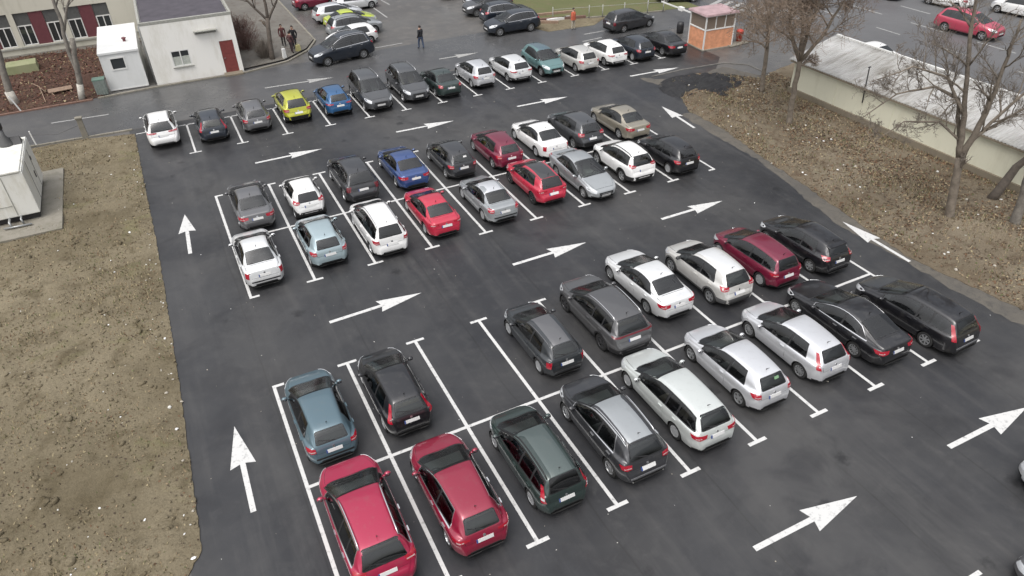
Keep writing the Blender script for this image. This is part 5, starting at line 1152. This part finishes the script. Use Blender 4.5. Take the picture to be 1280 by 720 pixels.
# near block, far row
park('hatch', 1.10, 5.40, 'greyteal', 'greenish blue hatchback in front of the crimson SUV', L=4.12, W=1.72, H=1.44, lights='corner', rim='steel', rearglass=GLASSC, bumper='black')
park('hatch', 3.68, 5.40, 'black', 'black hatchback with tall bright red tail lights beside the greenish blue one', L=4.02, W=1.70, H=1.50, lights='tall', rim='steel', rearglass=GLASSC)
park('hatch', 9.55, 5.45, 'slate', 'dark slate hatchback with a grey roof right of the empty bay', L=4.00, W=1.66, H=1.46, lights='square', rim='steel', roof=P('midgrey'), rearglass=GLASSC, bumper='black')
park('suv', 12.33, 5.25, 'ironegrey', 'grey SUV with a bright roof rail and a red light bar across the tailgate', L=4.55, W=1.87, H=1.63, lights='bar', rim='dark', rails='chrome', trim='black', lens=DREDL)
park('sedan', 15.10, 6.25, 'palesilver', 'pale silver saloon between the grey SUV and a silver crossover', L=4.53, W=1.80, H=1.43, lights='wide', rim='alloy10', rearglass=GLASS)
park('cross', 17.72, 5.80, 'silverbeige', 'pale silver crossover with dark plastic round its wheels', L=4.21, W=1.78, H=1.58, lights='high', rim='alloy5', trim='grey', roof=P('palesilver'), rearglass=GLASSC)
park('mpv', 20.30, 5.80, 'burgundy', 'burgundy tall hatchback with dark rear glass', L=4.15, W=1.70, H=1.52, lights='corner', rim='cover', rearglass=GLASSD)
park('hatch', 22.90, 5.55, 'black', 'black hatchback in the far row directly beyond the black estate car', L=4.25, W=1.76, H=1.50, lights='high', rim='alloy7', rearglass=GLASSD, spoiler=True)
# middle block, near row
park('sedan', 1.06, 16.15, 'palesilver', 'old pale silver saloon at the left end of the middle block', L=4.25, W=1.70, H=1.50, lights='square', rim='steel', rearglass=GLASSC, bumper='black', group='cars parked in the bays')
park('hatch', 3.93, 16.40, 'paleblue', 'pale blue hatchback with a rounded tail and red corner lights', L=3.88, W=1.74, H=1.49, lights='corner', rim='steel', rearglass=GLASS, taper=.13)
park('mpv', 6.62, 15.90, 'white', 'white minivan with roof rails and a dark rear window', L=4.50, W=1.75, H=1.66, lights='corner', rim='alloy5', rails='silver', rearglass=GLASSD)
park('sedan', 9.38, 16.20, 'red', 'plain bright red saloon with a body coloured roof', L=4.30, W=1.68, H=1.40, lights='slim', rim='steel', rearglass=GLASSC)
park('sedan', 12.33, 16.05, 'greysilver', 'grey silver saloon right of the bright red saloon', L=4.25, W=1.71, H=1.42, lights='corner', rim='steel', rearglass=GLASS, roof=P('silver'), bumper='black')
park('cross', 15.25, 16.50, 'red', 'bright red crossover with a black roof', L=4.16, W=1.76, H=1.53, lights='slim', rim='dark', roof=mat('black_roof', (.03, .03, .032), .3, coat=1), rearglass=GLASSD)
park('sedan', 17.80, 15.70, 'greysilver', 'grey silver saloon facing the camera in the middle block', nose=-1, L=4.70, W=1.78, H=1.46, rim='alloy10', roof=P('greysilver'), chrome=True)
park('suv', 20.48, 16.25, 'white', 'white small SUV with roof rails beside the saloon facing the camera', L=4.10, W=1.76, H=1.62, lights='high', rim='alloy5', trim='black', rails='black', rearglass=GLASS)
park('hatch', 23.15, 15.95, 'black', 'black hatchback at the right end of the middle block', L=4.05, W=1.74, H=1.50, lights='corner', rim='cover', rearglass=GLASSD)
# middle block, far row
park('sedan', 1.68, 21.10, 'midgrey', 'dark grey saloon in front of the old pale silver saloon', L=4.50, W=1.76, H=1.44, lights='wide', rim='alloy5', rearglass=GLASS, yaw=0)
park('mini', 4.20, 21.15, 'white', 'tiny white city car with black lower bumper', L=3.46, W=1.62, H=1.46, lights='high', rim='alloy5', rearglass=GLASSD, trim='black', doors=2)
park('suv', 6.96, 21.20, 'anthracite', 'boxy black SUV in front of the white minivan', L=4.45, W=1.82, H=1.72, lights='square', rim='alloy5', rearglass=GLASSD, trim='black', lens=DREDL)
park('sedan', 9.78, 21.35, 'blue', 'bright blue saloon next to the boxy black SUV', L=4.48, W=1.77, H=1.42, lights='wide', rim='alloy5', rearglass=GLASSD)
park('hatch', 12.45, 21.25, 'anthracite', 'dark hatchback with a white mark on its rear glass between blue and burgundy cars', sticker=PLATE, L=4.0, W=1.72, H=1.48, lights='corner', rim='alloy7', rearglass=GLASS)
park('hatch', 15.18, 21.05, 'burgundy', 'burgundy hatchback in front of the red crossover with a black roof', L=4.22, W=1.75, H=1.49, lights='corner', rim='alloy5', rearglass=GLASSC)
park('sedan', 17.95, 20.95, 'white', 'plain white saloon in the far row of the middle block', L=4.55, W=1.75, H=1.44, lights='square', rim='cover', rearglass=GLASSC)
park('cross', 20.35, 21.05, 'darkgrey', 'dark grey crossover between the white saloon and the beige saloon', L=4.30, W=1.80, H=1.58, lights='high', rim='alloy5', rearglass=GLASS, trim='black')
park('sedan', 23.35, 20.70, 'beige', 'beige saloon at the right end of the far middle row', L=4.60, W=1.75, H=1.46, lights='wide', rim='alloy5', rearglass=GLASSC)
# back row along the road
park('suv', -1.42, 33.35, 'white', 'white SUV with roof rails at the left end of the back row', L=4.30, W=1.80, H=1.62, rails='chrome', lights='slim', rearglass=GLASS)
park('hatch', 1.32, 32.75, 'navy', 'dark navy hatchback right of the white SUV with roof rails', L=4.1, lights='tall', rim='steel', rearglass=GLASSC)
park('hatch', 3.90, 32.95, 'midgrey', 'mid grey hatchback beside the lime crossover', L=4.2, lights='corner', rearglass=GLASS, rim='steel')
park('cross', 6.45, 33.20, 'lime', 'lime yellow crossover in the back row', L=4.1, lights='corner', trim='black', rearglass=GLASSD)
park('hatch', 9.05, 33.05, 'midblue', 'blue hatchback beside the lime yellow crossover', L=4.0, lights='slim', rearglass=GLASS, bumper=None, rim='steel')
park('suv', 11.52, 32.35, 'darkgrey', 'large dark grey SUV facing the camera in the back row', nose=-1, L=4.95, W=1.94, H=1.72, rails='chrome')
park('suv', 14.20, 32.60, 'darkgrey', 'dark SUV facing the camera right of the largest one', nose=-1, L=4.65, W=1.88, H=1.68, rails='chrome')
park('sedan', 16.40, 32.40, 'darkgreen', 'dark green saloon in the middle of the back row', L=4.4, lights='corner', rearglass=GLASSC)
park('hatch', 19.15, 32.85, 'silver', 'small silver hatchback right of the dark green saloon', L=4.05, H=1.52, lights='corner', rearglass=GLASSD, rim='steel')
park('hatch', 21.85, 32.60, 'palesilver', 'white three door hatchback left of the blue green car facing out', L=4.35, W=1.8, H=1.45, lights='slim', doors=2, rearglass=GLASSD, trim='black')
park('cross', 24.42, 32.40, 'teal', 'blue green crossover facing the camera in the back row', nose=-1, L=4.2, roof=P('greyteal'), trim='black')
park('hatch', 26.95, 31.95, 'silverbeige', 'dull silver hatchback right of the blue green crossover', L=4.3, lights='corner', rearglass=GLASS)
park('hatch', 29.45, 32.05, 'white', 'white hatchback left of the two navy cars', L=4.3, lights='slim', rearglass=GLASSD, trim='black')
park('hatch', 31.85, 31.95, 'navy', 'navy hatchback between the white hatchback and the black saloon', L=4.2, lights='corner', rearglass=GLASSD, rim='steel')
park('sedan', 34.50, 31.60, 'black', 'black saloon next to the orange booth', L=4.6, W=1.8, lights='wide', rearglass=GLASSC)
# cars past the road
LG = 'cars parked along the side lane'
make_car('suv', (12.2, 44.1), R_(188), 'navy', 'dark blue SUV with bright sills parked at the kerb by three people', group=LG, L=4.95, W=1.95, H=1.92, rails='chrome', chrome=True, rim='alloy10')
make_car('hatch', (13.9, 47.3), R_(186), 'white', 'white hatchback half hidden behind the dark blue SUV', group=LG, lights='corner')
make_car('suv', (14.9, 49.8), R_(4), 'greysilver', 'grey SUV parked between the white hatchback and a yellow green car', group=LG, L=4.6, rails='black')
make_car('sedan', (15.3, 52.3), R_(5), 'yellowgreen', 'yellow green car behind the grey SUV', group=LG, cat='saloon car')
make_car('hatch', (14.9, 54.9), R_(5), 'silver', 'silver hatchback beyond the yellow green car', group=LG, L=4.4, det=1)
make_car('hatch', (17.3, 57.6), R_(5), 'palesilver', 'pale silver car near the top edge beside two red cars', group=LG, det=1)
make_car('hatch', (14.2, 60.2), R_(4), 'burgundy', 'dark red car at the top edge above the silver hatchback', group=LG, det=1)
make_car('hatch', (18.6, 61.0), R_(4), 'red', 'bright red car at the top edge of the side lane', group=LG, det=1)
make_car('suv', (26.65, 43.9), R_(178), 'navy', 'dark blue SUV with its headlights towards the lane nearest to the road', group=LG, L=4.75, W=1.9, H=1.68, chrome=True, rim='alloy10')
make_car('suv', (27.6, 46.9), R_(-3), 'navy', 'dark blue SUV with its red tail light towards the lane', group=LG, L=4.6, chrome=True, lens=REDL)
make_car('suv', (27.3, 50.0), R_(178), 'darkgrey', 'dark grey SUV behind the pair of blue ones', group=LG, L=4.6, rim='alloy10')
make_car('hatch', (28.4, 53.1), R_(178), 'greysilver', 'grey car third behind the dark blue pair', group=LG, det=1)
make_car('hatch', (27.3, 56.5), R_(178), 'white', 'white car at the top edge of the side lane', group=LG, det=1, rim='alloy10')
# moving cars and the main road
make_car('wagon', (35.55, 39.75), R_(6), 'anthracite', 'black estate car driving along the road towards the barrier', group='cars on the roads', L=4.7, H=1.55, lights='square', lens=DREDL)
make_car('hatch', (44.3, 44.6), R_(-25), 'greysilver', 'grey car waiting beyond the boom barrier', group='cars on the roads', det=1)
make_car('suv', (57.6, 24.9), R_(-84), 'rosered', 'rose red SUV seen through the branches on the main road', group='cars on the roads', L=5.1, W=1.9, H=1.74, det=1)
make_car('hatch', (63.2, 31.0), R_(96), 'white', 'white car at the top edge above the rose red SUV', group='cars on the roads', det=1)
make_car('mpv', (65.8, 26.2), R_(96), 'white', 'white minivan at the top edge right of the tallest tree', group='cars on the roads', det=1)
make_car('hatch', (61.0, 36.2), R_(96), 'burgundy', 'dark red car at the top edge of the main road', group='cars on the roads', det=1)
make_car('sedan', (45.7, 24.3), R_(92), 'white', 'white car almost hidden behind the shed roof', group='cars on the roads', det=1)
make_car('hatch', (19.95, -6.72), R_(90), 'palesilver', 'pale silver car just entering the photo at its right edge', L=4.2, group='cars parked in the bays')
make_car('hatch', (16.72, -8.75), R_(90), 'midgrey', 'grey car at the bottom right corner of the photo', L=4.2, group='cars parked in the bays')
